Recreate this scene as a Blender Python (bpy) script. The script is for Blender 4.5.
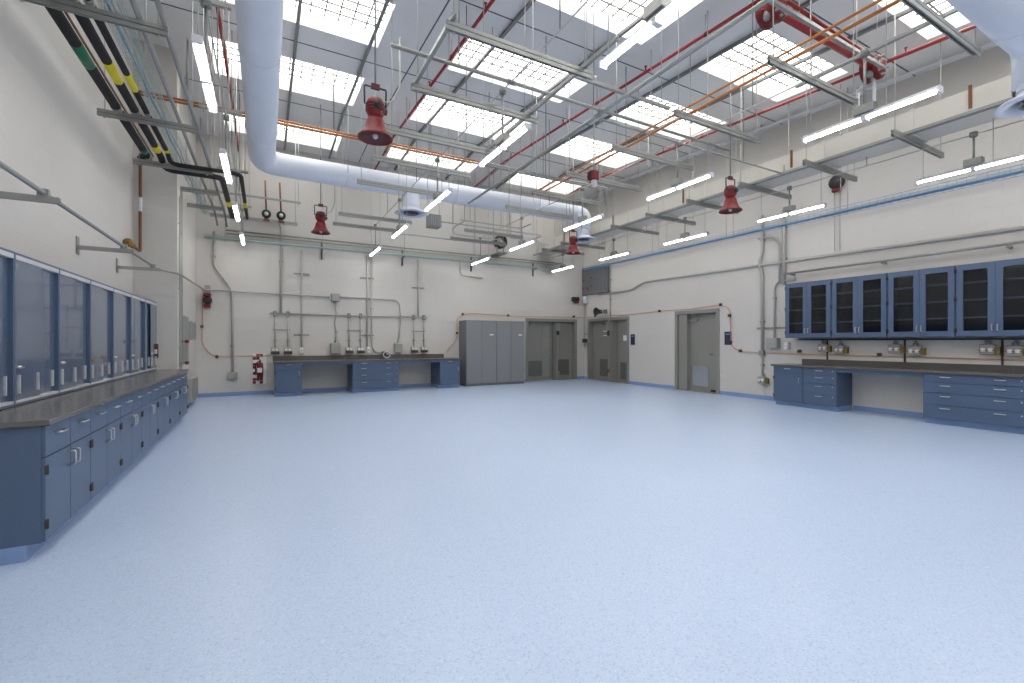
import bpy, bmesh, math, random
from mathutils import Vector
random.seed(7)
for o in list(bpy.data.objects): bpy.data.objects.remove(o)
SC = bpy.context.scene
COL = SC.collection
# ---------------------------------------------------------------- camera
F_PX, YAW, EYE = 453.0, math.radians(28.55), 1.42
cd = bpy.data.cameras.new('camera'); cam = bpy.data.objects.new('camera', cd); COL.objects.link(cam)
cd.sensor_width = 36.0; cd.lens = F_PX / 1024 * 36.0; cd.clip_start = 0.05; cd.clip_end = 200
cam.location = (0, 0, EYE); cam.rotation_euler = (math.pi / 2, 0, -YAW)
SC.camera = cam
# ---------------------------------------------------------------- world, exposure
w = bpy.data.worlds.new('world'); SC.world = w; w.use_nodes = True
w.node_tree.nodes['Background'].inputs[0].default_value = (.75, .85, 1, 1)
w.node_tree.nodes['Background'].inputs[1].default_value = 0.3
SC.view_settings.view_transform = 'Standard'; SC.view_settings.look = 'None'
SC.view_settings.gamma = 1; SC.view_settings.use_curve_mapping = False
SC.view_settings.exposure = 0.75
SKY_PANE = 3.1       # brightness of daylight in the skylight glazing
TUBE = 20.0          # brightness of the tube lamps
# ---------------------------------------------------------------- materials
def mat(name, col, rough=.5, metal=0.0, noise=0.0, nscale=8.0, bump=0.0, bscale=40.0, emit=None, estr=0.0, coat=0.0, spec=.5):
    m = bpy.data.materials.new(name); m.use_nodes = True
    nt = m.node_tree; b = nt.nodes['Principled BSDF']
    b.inputs['Base Color'].default_value = (*col, 1); b.inputs['Roughness'].default_value = rough
    b.inputs['Metallic'].default_value = metal; b.inputs['Specular IOR Level'].default_value = spec
    b.inputs['Coat Weight'].default_value = coat
    if noise or bump:
        tc = nt.nodes.new('ShaderNodeTexCoord')
    if noise:
        n = nt.nodes.new('ShaderNodeTexNoise'); n.inputs['Scale'].default_value = nscale; n.inputs['Detail'].default_value = 4
        nt.links.new(tc.outputs['Object'], n.inputs['Vector'])
        r = nt.nodes.new('ShaderNodeMapRange'); r.inputs[3].default_value = 1 - noise; r.inputs[4].default_value = 1 + noise
        nt.links.new(n.outputs['Fac'], r.inputs[0])
        mx = nt.nodes.new('ShaderNodeVectorMath'); mx.operation = 'SCALE'; mx.inputs[0].default_value = col
        nt.links.new(r.outputs[0], mx.inputs['Scale']); nt.links.new(mx.outputs[0], b.inputs['Base Color'])
    if bump:
        n2 = nt.nodes.new('ShaderNodeTexNoise'); n2.inputs['Scale'].default_value = bscale
        nt.links.new(tc.outputs['Object'], n2.inputs['Vector'])
        bp = nt.nodes.new('ShaderNodeBump'); bp.inputs['Strength'].default_value = bump; bp.inputs['Distance'].default_value = .02
        nt.links.new(n2.outputs['Fac'], bp.inputs['Height']); nt.links.new(bp.outputs[0], b.inputs['Normal'])
    if emit:
        b.inputs['Emission Color'].default_value = (*emit, 1); b.inputs['Emission Strength'].default_value = estr
    return m
def srgb(r, g, b):
    f = lambda c: (c / 255 / 12.92) if c <= 10 else ((c / 255 + .055) / 1.055) ** 2.4
    return (f(r), f(g), f(b))
def wall_mat(name, col):
    m = mat(name, col, .62)
    nt = m.node_tree; b = nt.nodes['Principled BSDF']
    tc = nt.nodes.new('ShaderNodeTexCoord'); g = nt.nodes.new('ShaderNodeNewGeometry')
    # block coursing: brick pattern laid on the wall in metres (u along the wall, z up)
    sp = nt.nodes.new('ShaderNodeSeparateXYZ'); nt.links.new(g.outputs['Position'], sp.inputs[0])
    ad = nt.nodes.new('ShaderNodeMath'); nt.links.new(sp.outputs[0], ad.inputs[0]); nt.links.new(sp.outputs[1], ad.inputs[1])
    cb = nt.nodes.new('ShaderNodeCombineXYZ'); nt.links.new(ad.outputs[0], cb.inputs[0]); nt.links.new(sp.outputs[2], cb.inputs[1])
    br = nt.nodes.new('ShaderNodeTexBrick'); br.inputs['Scale'].default_value = 1
    br.inputs['Brick Width'].default_value = .406; br.inputs['Row Height'].default_value = .203
    br.inputs['Mortar Size'].default_value = .006; br.inputs['Mortar Smooth'].default_value = .6
    br.inputs['Color1'].default_value = (1, 1, 1, 1); br.inputs['Color2'].default_value = (.985, .985, .985, 1); br.inputs['Mortar'].default_value = (.955, .955, .955, 1)
    nt.links.new(cb.outputs[0], br.inputs['Vector'])
    n = nt.nodes.new('ShaderNodeTexNoise'); n.inputs['Scale'].default_value = .7; n.inputs['Detail'].default_value = 5
    nt.links.new(g.outputs['Position'], n.inputs['Vector'])
    mr = nt.nodes.new('ShaderNodeMapRange'); mr.inputs[3].default_value = .95; mr.inputs[4].default_value = 1.04
    nt.links.new(n.outputs['Fac'], mr.inputs[0])
    v1 = nt.nodes.new('ShaderNodeVectorMath'); v1.operation = 'MULTIPLY'; v1.inputs[0].default_value = col
    nt.links.new(br.outputs['Color'], v1.inputs[1])
    v2 = nt.nodes.new('ShaderNodeVectorMath'); v2.operation = 'SCALE'; nt.links.new(v1.outputs[0], v2.inputs[0]); nt.links.new(mr.outputs[0], v2.inputs['Scale'])
    nt.links.new(v2.outputs[0], b.inputs['Base Color'])
    bp = nt.nodes.new('ShaderNodeBump'); bp.inputs['Strength'].default_value = .25; bp.inputs['Distance'].default_value = .004; bp.invert = True
    nt.links.new(br.outputs['Fac'], bp.inputs['Height']); nt.links.new(bp.outputs[0], b.inputs['Normal'])
    return m
def floor_mat():
    col = srgb(186, 197, 220)
    m = mat('floor_resin', col, .3)
    nt = m.node_tree; b = nt.nodes['Principled BSDF']
    g = nt.nodes.new('ShaderNodeNewGeometry')
    v = nt.nodes.new('ShaderNodeTexVoronoi'); v.inputs['Scale'].default_value = 120
    nt.links.new(g.outputs['Position'], v.inputs['Vector'])
    sep = nt.nodes.new('ShaderNodeSeparateColor'); nt.links.new(v.outputs['Color'], sep.inputs[0])
    cr = nt.nodes.new('ShaderNodeValToRGB'); e = cr.color_ramp.elements
    e[0].position = 0; e[0].color = (*srgb(164, 180, 208), 1)
    e[1].position = .16; e[1].color = (*srgb(178, 195, 222), 1)
    a = e.new(.5); a.color = (*srgb(183, 199, 225), 1)
    a = e.new(.93); a.color = (*srgb(187, 202, 227), 1)
    a = e.new(1.0); a.color = (*srgb(198, 210, 230), 1)
    nt.links.new(sep.outputs[0], cr.inputs[0])
    n = nt.nodes.new('ShaderNodeTexNoise'); n.inputs['Scale'].default_value = .5; n.inputs['Detail'].default_value = 6
    nt.links.new(g.outputs['Position'], n.inputs['Vector'])
    mr = nt.nodes.new('ShaderNodeMapRange'); mr.inputs[3].default_value = .93; mr.inputs[4].default_value = 1.06
    nt.links.new(n.outputs['Fac'], mr.inputs[0])
    s = nt.nodes.new('ShaderNodeVectorMath'); s.operation = 'SCALE'
    nt.links.new(cr.outputs[0], s.inputs[0]); nt.links.new(mr.outputs[0], s.inputs['Scale']); nt.links.new(s.outputs[0], b.inputs['Base Color'])
    mr2 = nt.nodes.new('ShaderNodeMapRange'); mr2.clamp = True; mr2.inputs[3].default_value = .285; mr2.inputs[4].default_value = .34
    nt.links.new(n.outputs['Fac'], mr2.inputs[0]); nt.links.new(mr2.outputs[0], b.inputs['Roughness'])
    return m
def glass_mat(name, tint, ior=1.5, gloss=(1, 1, 1)):
    m = bpy.data.materials.new(name); m.use_nodes = True; nt = m.node_tree; nt.nodes.clear()
    o = nt.nodes.new('ShaderNodeOutputMaterial'); mx = nt.nodes.new('ShaderNodeMixShader')
    t = nt.nodes.new('ShaderNodeBsdfTransparent'); t.inputs[0].default_value = (*tint, 1)
    g = nt.nodes.new('ShaderNodeBsdfGlossy'); g.inputs['Color'].default_value = (*gloss, 1); g.inputs['Roughness'].default_value = .04
    f = nt.nodes.new('ShaderNodeFresnel'); f.inputs[0].default_value = ior
    nt.links.new(f.outputs[0], mx.inputs[0]); nt.links.new(t.outputs[0], mx.inputs[1]); nt.links.new(g.outputs[0], mx.inputs[2])
    nt.links.new(mx.outputs[0], o.inputs[0])
    return m
M = dict(
    wall=wall_mat('painted_block', srgb(206, 202, 196)),
    floor=floor_mat(),
    roof=mat('roof_panel', srgb(228, 227, 225), .55, noise=.03, nscale=1.2),
    seam=mat('roof_seam', srgb(95, 98, 104), .7),
    purlin=mat('purlin_grey', srgb(128, 129, 128), .55, noise=.06, nscale=5),
    reveal=mat('skylight_reveal', srgb(238, 238, 234), .5, noise=.02),
    pane=mat('skylight_glazing', (.9, .92, .95), .4, emit=(1, .985, .95), estr=SKY_PANE),
    bar=mat('skylight_bar', srgb(112, 112, 108), .7, noise=.05),
    cove=mat('cove_blue', srgb(130, 156, 198), .4, noise=.05, nscale=4),
    blue=mat('cabinet_blue', srgb(80, 98, 125), .36, noise=.025, nscale=2.5),
    blued=mat('cabinet_blue_inside', srgb(66, 80, 106), .5, noise=.03),
    slate=mat('worktop_resin', srgb(96, 93, 90), .25, noise=.08, nscale=20),
    steel=mat('satin_steel', srgb(205, 206, 206), .28, metal=.85, noise=.03),
    alu=mat('track_aluminium', srgb(222, 223, 224), .35, metal=.4, noise=.02),
    galv=mat('galvanised', srgb(156, 157, 153), .36, metal=.5, noise=.1, nscale=12),
    galvd=mat('galvanised_dull', srgb(142, 144, 140), .5, metal=.25, noise=.1, nscale=9),
    conduit=mat('conduit_grey', srgb(174, 174, 168), .42, metal=.15, noise=.06),
    rod=mat('rod_zinc', srgb(188, 188, 182), .4, metal=.3, noise=.05),
    hinge=mat('hinge_dark', srgb(74, 70, 68), .45, metal=.5, noise=.05),
    ductw=mat('white_jacket', srgb(226, 231, 242), .6, noise=.03, nscale=3, bump=.35, bscale=5),
    diff=mat('diffuser_white', srgb(205, 212, 228), .45, noise=.03),
    sheet=mat('duct_sheet', srgb(216, 212, 202), .45, metal=.1, noise=.06, nscale=3),
    rubber=mat('pipe_insulation', srgb(38, 36, 36), .75, noise=.12, nscale=10, bump=.2),
    yellow=mat('label_yellow', srgb(232, 216, 40), .5, noise=.04),
    green=mat('label_green', srgb(32, 112, 84), .5, noise=.04),
    copper=mat('copper_orange', srgb(190, 122, 66), .38, metal=.5, noise=.12, nscale=6),
    copperd=mat('copper_brown', srgb(128, 84, 62), .45, metal=.4, noise=.12, nscale=6),
    red=mat('sprinkler_red', srgb(150, 34, 34), .4, noise=.08, nscale=5),
    reds=mat('signal_red', srgb(118, 20, 26), .5, noise=.06, nscale=9),
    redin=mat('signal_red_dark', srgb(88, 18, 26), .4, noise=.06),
    lamp=mat('lamp_housing', srgb(214, 214, 220), .45, noise=.02),
    tube=mat('tube_light', (1, 1, 1), .4, emit=(1, .98, .96), estr=TUBE),
    black=mat('black_plastic', srgb(34, 34, 36), .5, noise=.06),
    gwire=mat('tray_green', srgb(176, 194, 186), .45, metal=.3, noise=.06),
    bluet=mat('tray_blue', srgb(112, 148, 184), .45, noise=.07),
    bluec=mat('cable_blue', srgb(124, 164, 194), .5, noise=.06),
    lock=mat('locker_grey', srgb(134, 135, 137), .4, noise=.025, nscale=3),
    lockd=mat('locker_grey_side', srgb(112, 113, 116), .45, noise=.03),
    door=mat('door_grey', srgb(138, 137, 131), .45, noise=.03, nscale=2),
    doord=mat('louvre_grey', srgb(100, 100, 98), .5, noise=.04),
    vent=mat('vent_grey', srgb(116, 117, 120), .5, metal=.2, noise=.06),
    white=mat('white_plastic', srgb(232, 232, 230), .45, noise=.02),
    boxg=mat('enclosure_grey', srgb(156, 158, 153), .5, noise=.05),
    navy=mat('sign_navy', srgb(40, 46, 72), .4, noise=.03),
    brass=mat('brass', srgb(150, 122, 62), .35, metal=.7, noise=.08),
    olive=mat('olive_tag', srgb(122, 108, 48), .5, noise=.05),
    orange=mat('cable_orange', srgb(206, 150, 106), .5, noise=.06),
    glassR=glass_mat('cabinet_glass_shade_tint', (.62, .66, .72), 1.45),  # tint darkens the view inside, standing in for the unlit interior
    glassL=mat('sliding_door_blue', srgb(88, 103, 127), .16, noise=.02, nscale=2, coat=.6),
    shadein=mat('cabinet_interior_shade', srgb(58, 60, 68), .6, noise=.04),  # shade of the unlit cabinet inside, put into the back panel colour
    shelf=mat('shelf_grey', srgb(168, 172, 184), .45, noise=.03),
    lens=mat('clear_lens', srgb(214, 216, 214), .2, noise=.03),
)
# ---------------------------------------------------------------- geometry helpers
WL = {}
def ident(a, b, c): return (a, b, c)
class MB:
    """collects shapes in world metres; tf maps local (u, w, z) to world"""
    def __init__(s, tf=ident): s.v = []; s.f = []; s.sm = []; s.tf = tf
    def add(s, vs, fs, smooth=False):
        n = len(s.v); s.v += [s.tf(*p) for p in vs]
        s.f += [tuple(i + n for i in f) for f in fs]; s.sm += [smooth] * len(fs); return s
    def hexa(s, p): return s.add(p, [(0, 3, 2, 1), (4, 5, 6, 7), (0, 1, 5, 4), (1, 2, 6, 5), (2, 3, 7, 6), (3, 0, 4, 7)])
    def box(s, x0, x1, y0, y1, z0, z1):
        return s.hexa([(x0, y0, z0), (x1, y0, z0), (x1, y1, z0), (x0, y1, z0), (x0, y0, z1), (x1, y0, z1), (x1, y1, z1), (x0, y1, z1)])
    def tube(s, pts, r, n=8, bend=0.0, seg=4, cap=True):
        P = [Vector(p) for p in pts]
        if bend:
            Q = [P[0]]
            for i in range(1, len(P) - 1):
                a = (P[i - 1] - P[i]); b = (P[i + 1] - P[i]); la, lb = a.length, b.length
                d = min(bend, la * .48, lb * .48); a = a / la; b = b / lb
                if abs(a.dot(b)) > .999: Q.append(P[i]); continue
                p0 = P[i] + a * d; p2 = P[i] + b * d
                for k in range(seg + 1):
                    t = k / seg; Q.append(p0 * (1 - t) ** 2 + P[i] * 2 * t * (1 - t) + p2 * t * t)
            Q.append(P[-1]); P = Q
        T = []
        for i in range(len(P)):
            d = (P[min(i + 1, len(P) - 1)] - P[max(i - 1, 0)])
            T.append(d.normalized())
        u = T[0].orthogonal().normalized(); vs = []
        for i, p in enumerate(P):
            u = (u - T[i] * u.dot(T[i])).normalized(); w_ = T[i].cross(u)
            rr = r[i] if isinstance(r, (list, tuple)) else r
            for k in range(n):
                a = 2 * math.pi * (k + .5) / n
                vs.append(tuple(p + (u * math.cos(a) + w_ * math.sin(a)) * rr))
        fs = []
        for i in range(len(P) - 1):
            for k in range(n):
                k2 = (k + 1) % n; fs.append((i * n + k, i * n + k2, (i + 1) * n + k2, (i + 1) * n + k))
        s.add(vs, fs, True)
        if cap:
            m = len(s.v) - len(vs)
            s.f.append(tuple(m + k for k in reversed(range(n)))); s.sm.append(False)
            e = m + (len(P) - 1) * n; s.f.append(tuple(e + k for k in range(n))); s.sm.append(False)
        return s
    def lathe(s, c, prof, n=20, axis='z'):
        vs = []; fs = []
        for (r, h) in prof:
            for k in range(n):
                a = 2 * math.pi * k / n; p, q = r * math.cos(a), r * math.sin(a)
                vs.append({'z': (c[0] + p, c[1] + q, c[2] + h), 'y': (c[0] + p, c[1] + h, c[2] + q), 'x': (c[0] + h, c[1] + p, c[2] + q)}[axis])
        for i in range(len(prof) - 1):
            for k in range(n):
                k2 = (k + 1) % n; fs.append((i * n + k, i * n + k2, (i + 1) * n + k2, (i + 1) * n + k))
        return s.add(vs, fs, True)
    def cyl(s, c, r, h, n=12, axis='z'): return s.lathe(c, [(.0005, 0), (r, 0), (r, h), (.0005, h)], n, axis)
    def ball(s, c, r, n=10):
        return s.lathe(c, [(max(.0005, r * math.sin(math.pi * k / 6)), -r * math.cos(math.pi * k / 6)) for k in range(7)], n)
    def prism(s, poly, axis, a, b):
        """extrude a closed 2-D outline: axis x -> outline is (y,z); axis y -> (x,z); axis z -> (x,y)"""
        mk = {'x': lambda p, t: (t, p[0], p[1]), 'y': lambda p, t: (p[0], t, p[1]), 'z': lambda p, t: (p[0], p[1], t)}[axis]
        n = len(poly); vs = [mk(p, a) for p in poly] + [mk(p, b) for p in poly]
        fs = [tuple(reversed(range(n))), tuple(range(n, 2 * n))] + [(k, (k + 1) % n, n + (k + 1) % n, n + k) for k in range(n)]
        return s.add(vs, fs)
    def build(s, name, material, parent=None, bevel=0.0):
        if parent is not None: L = WL[parent.name]
        else:
            xs = [p[0] for p in s.v]; ys = [p[1] for p in s.v]; zs = [p[2] for p in s.v]
            L = Vector(((min(xs) + max(xs)) / 2, (min(ys) + max(ys)) / 2, min(zs)))
        me = bpy.data.meshes.new(name)
        me.from_pydata([tuple(Vector(p) - L) for p in s.v], [], s.f)
        me.polygons.foreach_set('use_smooth', s.sm)
        bm = bmesh.new(); bm.from_mesh(me)
        bmesh.ops.recalc_face_normals(bm, faces=bm.faces)
        if bevel: bmesh.ops.bevel(bm, geom=[e for e in bm.edges], offset=bevel, segments=1, affect='EDGES', clamp_overlap=True)
        bm.to_mesh(me); bm.free()
        me.materials.append(M[material])
        o = bpy.data.objects.new(name, me); COL.objects.link(o)
        if parent is not None: o.parent = parent; WL[o.name] = L
        else: o.location = L; WL[o.name] = L
        return o
def tag(o, label=None, cat=None, group=None, kind=None):
    if label: o['label'] = label
    if cat: o['category'] = cat
    if group: o['group'] = group
    if kind: o['kind'] = kind
    return o
def thing(name, loc, label, cat, group=None):
    o = bpy.data.objects.new(name, None); COL.objects.link(o); o.location = loc; o.empty_display_size = .1
    WL[o.name] = Vector(loc); return tag(o, label, cat, group)
def struct(name, loc=(0, 0, 0)):
    o = bpy.data.objects.new(name, None); COL.objects.link(o); o.location = loc; WL[o.name] = Vector(loc); o['kind'] = 'structure'; return o
def kids(o): return [c for c in list(bpy.data.objects) if c.parent == o]
def share(proto, off, parent, name=None):
    """another piece with the same mesh, shifted in metres"""
    c = proto.copy(); c.name = name or proto.name.split('.')[0]; COL.objects.link(c); c.parent = parent
    c.location = Vector(off) + (proto.location if proto.parent else Vector()); WL[c.name] = WL[parent.name] + Vector(off); return c
def dup(root, off, label, cache={}):
    r = root.copy(); COL.objects.link(r); r.location = root.location + Vector(off); r['label'] = label
    if root.name not in cache: cache[root.name] = [(c, kids(c)) for c in kids(root)]
    for ch, gs in cache[root.name]:
        c = ch.copy(); COL.objects.link(c); c.parent = r
        for g in gs:
            d = g.copy(); COL.objects.link(d); d.parent = c
    WL[r.name] = r.location.copy(); return r
ORD = ['first', 'second', 'third', 'fourth', 'fifth', 'sixth', 'seventh', 'eighth', 'ninth', 'tenth', 'eleventh']
# ---------------------------------------------------------------- room dimensions
XL, XR, YB, YN = -2.05, 10.70, 13.90, -4.0
YP, XP, XW = 10.2, -1.42, -1.55          # pier front, pier side, wall beyond the pier
YK = 11.35
SX = [(-.88, 1.75), (3.05, 5.66), (7.02, 9.54)]
SY = [(-3.1, -1.75), (-.6, .75), (1.93, 3.27), (4.42, 5.76), (6.94, 8.22), (9.40, 10.79), (12.35, 13.42)]
def zr(y): return 6.19 + .055 * y if y <= YK else 6.814 - (y - YK) * .0408
def ztop(x, y):      # underside a rod can reach: the roof, or the glazing inside a skylight
    for (a, c) in SX:
        for (d, e) in SY:
            if a < x < c and d < y < e: return zr(y) + .30
    return zr(y)
def back(u, w_, z): return (u, YB - w_, z)
def right(u, w_, z): return (XR - w_, u, z)
def left(u, w_, z): return (XL + w_, u, z)
def leftb(u, w_, z): return (XW + w_, u, z)
# ---------------------------------------------------------------- room shell
fl = MB().box(XL - .3, XR + 1.6, YN - .3, YB + 1.6, -.1, 0).build('floor', 'floor'); fl['kind'] = 'structure'
D1 = (8.16, 10.30, 2.20)                  # opening in the back wall (u0,u1,top)
D2 = (11.50, 13.62, 2.22)                 # openings in the right wall
D3 = (8.06, 9.46, 2.26)
H = 7.3
wb = MB(back)
wb.box(XL - .3, D1[0], -.25, 0, 0, H).box(D1[1], XR + .3, -.25, 0, 0, H).box(D1[0], D1[1], -.25, 0, D1[2], H)
tag(wb.build('wall_back', 'wall'), kind='structure')
wr = MB(right)
wr.box(YN, D3[0], -.25, 0, 0, H).box(D3[1], D2[0], -.25, 0, 0, H).box(D2[1], YB, -.25, 0, 0, H)
wr.box(D3[0], D3[1], -.25, 0, D3[2], H).box(D2[0], D2[1], -.25, 0, D2[2], H)
tag(wr.build('wall_right', 'wall'), kind='structure')
tag(MB().box(XL - .25, XL, YN, YP, 0, H).build('wall_left', 'wall'), kind='structure')
tag(MB().box(XL - .25, XP, YP, YP + .35, 0, H).build('wall_left_pier', 'wall'), kind='structure')
tag(MB().box(XL - .25, XW, YP + .35, YB, 0, H).build('wall_left_far', 'wall'), kind='structure')
tag(MB().box(XL - .3, XR + .3, YN - .25, YN, 0, H).build('wall_near', 'wall'), kind='structure')
# cove baseboards
b = MB(back); b.box(XW, .19, 0, .012, 0, .1).box(5.3, 5.56, 0, .012, 0, .1).box(.84, 2.1, 0, .012, 0, .1).box(3.4, 4.6, 0, .012, 0, .1).box(7.76, D1[0] - .06, 0, .012, 0, .1).box(D1[1] + .06, XR, 0, .012, 0, .1)
tag(b.build('baseboard_back', 'cove'), kind='structure')
b = MB(right)
for a, c in ((6.2, D3[0] - .06), (D3[1] + .06, D2[0] - .06), (D2[1] + .06, YB), (3.54, 4.86)): b.box(a, c, 0, .012, 0, .1)
tag(b.build('baseboard_right', 'cove'), kind='structure')
tag(MB(leftb).box(YP + .36, YB, 0, .012, 0, .1).build('baseboard_left', 'cove'), kind='structure')
# ceiling: one panel per bay, each with a skylight
ceil = struct('ceiling', (0, 0, 6))
XS = [XL, 2.42, 6.34, XR]; YS = [YN, -1.15, 1.35, 3.85, 6.33, 8.77, YK, YB]
def slab(mb, x0, x1, y0, y1, dz=0, th=.06, up=True):
    a, b_ = zr(y0 + 1e-4) + dz, zr(y1 - 1e-4) + dz
    mb.hexa([(x0, y0, a), (x1, y0, a), (x1, y1, b_), (x0, y1, b_), (x0, y0, a + th), (x1, y0, a + th), (x1, y1, b_ + th), (x0, y1, b_ + th)]); return mb
nwin = 0
barx = None
for i in range(3):
    for j in range(7):
        x0, x1, y0, y1 = XS[i], XS[i + 1], YS[j], YS[j + 1]
        a, c = SX[i]; d, e = SY[j]
        p = MB(); slab(p, x0, a, y0, y1); slab(p, c, x1, y0, y1); slab(p, a, c, y0, d); slab(p, a, c, e, y1)
        p.build('ceiling_panel', 'roof', ceil)
        nwin += 1
        sk = struct('window_%d' % nwin, ((a + c) / 2, (d + e) / 2, zr((d + e) / 2)))
        k = MB()
        for (q0, q1, r0, r1) in ((a - .03, a, d - .03, e + .03), (c, c + .03, d - .03, e + .03), (a, c, d - .03, d), (a, c, e, e + .03)):
            slab(k, q0, q1, r0, r1, dz=.06, th=.275)
        k.build('curb', 'reveal', sk)
        xm = (a + c) / 2
        for (q0, q1) in ((a, xm - .012), (xm + .012, c)): slab(MB(), q0, q1, d, e, dz=.30, th=.02).build('glass_pane', 'pane', sk)
        if j >= 2:
            proto = None
            for n in range(1, 12):
                x = a + (c - a) * n / 12
                q = slab(MB(), x - .0105, x + .0105, d, e, dz=.255, th=.02).build('grid_bar', 'bar', sk)
            for n in range(1, 6):
                y = d + (e - d) * n / 6
                slab(MB(), a, c, y - .0105, y + .0105, dz=.235, th=.02).build('grid_bar', 'bar', sk)
for x in XS[1:3]: slab(MB(), x - .011, x + .011, YN, YK, dz=-.006, th=.007).build('panel_seam', 'seam', ceil); slab(MB(), x - .011, x + .011, YK, YB, dz=-.006, th=.007).build('panel_seam', 'seam', ceil)
for y in YS[1:-1]: slab(MB(), XL, XR, y - .011, y + .011, dz=-.006, th=.007).build('panel_seam', 'seam', ceil)
# purlins under the roof
for x in (.46, 1.6, 3.47, 5.12, 6.95, 8.37):
    for (y0, y1) in ((1.4, YK), (YK, 13.88)):
        p = MB(); slab(p, x - .014, x + .014, y0, y1, dz=-.06, th=.055); slab(p, x - .026, x + .026, y0, y1, dz=-.066, th=.01)
        p.build('purlin', 'purlin', ceil)
# ---------------------------------------------------------------- cabinets
def bar_pull(tf, parent, u, z, vertical, w0, L=.1, proj=.036, r=.007, mt='steel'):
    m = MB(tf)
    if vertical: pts = [(u, w0, z - L / 2), (u, w0 + proj, z - L / 2), (u, w0 + proj, z + L / 2), (u, w0, z + L / 2)]
    else: pts = [(u - L / 2, w0, z), (u - L / 2, w0 + proj, z), (u + L / 2, w0 + proj, z), (u + L / 2, w0, z)]
    return m.tube(pts, r, 6, bend=.012, seg=2).build('handle', mt, parent)
def base_cabinet(tf, u0, u1, D, style, label, group, ztop=.87, dirn=1):
    um = (u0 + u1) / 2
    t = thing('base_cabinet', tf(um, D / 2, 0), label, 'cabinet', group)
    e = .003; fz0 = .105
    MB(tf).box(u0 + e, u1 - e, .005, D, fz0, ztop).build('carcass', 'blue', t)
    MB(tf).box(u0 + e, u1 - e, .02, D - .07, .0, fz0).build('toe_kick', 'cove', t)
    f0, f1 = D, D + .02
    g = .004
    def front(name, a, c, z0, z1): return MB(tf).box(a + g, c - g, f0, f1, z0 + g, z1 - g).build(name, 'blue', t, bevel=.002)
    def hinges(dr, u, z0, z1):
        for z in (z0 + .09, z1 - .11):
            MB(tf).box(u - .014, u + .014, f1 - .004, f1 + .008, z, z + .055).tube([(u, f1 + .008, z - .004), (u, f1 + .008, z + .059)], .007, 6).build('hinge', 'hinge', dr)
    if style == 'double':
        zd = .66
        for (a, c, s) in ((u0, um, 1), (um, u1, -1)):
            dr = front('drawer', a, c, zd, ztop); bar_pull(tf, dr, (a + c) / 2, ztop - .07, False, f1, .12)
            dd = front('door', a, c, fz0, zd)
            uh = c - .045 if s == 1 else a + .045
            bar_pull(tf, dd, uh, zd - .09, True, f1, .1, .04)
            hinges(dd, a + .012 if s == 1 else c - .012, fz0, zd)
    elif style == 'single':
        zd = .70
        dr = front('drawer', u0, u1, zd, ztop); bar_pull(tf, dr, um, ztop - .05, False, f1, .12)
        dd = front('door', u0, u1, fz0, zd); uh = u1 - .07 if dirn == 1 else u0 + .07
        bar_pull(tf, dd, uh, zd - .12, True, f1, .11); hinges(dd, u0 + .012 if dirn == 1 else u1 - .012, fz0, zd)
    else:
        n = 4; zs = [fz0 + .0, fz0 + .235, fz0 + .44, fz0 + .62, ztop]
        for k in range(n):
            dr = front('drawer', u0, u1, zs[k], zs[k + 1])
            us = [um] if style == 'drawers' else [u0 + (u1 - u0) * .24, u0 + (u1 - u0) * .76]
            for u in us: bar_pull(tf, dr, u, zs[k + 1] - .055, False, f1, .13)
            ul = u1 - .07 if dirn == 1 else u0 + .07
            MB(tf).lathe((ul, f1, zs[k + 1] - .055), [(.011, -.002), (.011, .006), (.001, .006)], 8, 'y').build('lock_barrel', 'steel', dr)
    return t
def knee_panel(tf, u0, u1, D, label):
    t = thing('knee_space_frame', tf((u0 + u1) / 2, D / 2, 0), label, 'desk frame')
    MB(tf).box(u0 + .003, u1 - .003, D - .03, D + .015, .80, .87).build('apron_rail', 'blue', t, bevel=.002)
    for u in (u0 + .02, u1 - .02): MB(tf).box(u - .015, u + .015, .02, D - .03, .82, .868).build('side_rail', 'blue', t)
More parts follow.
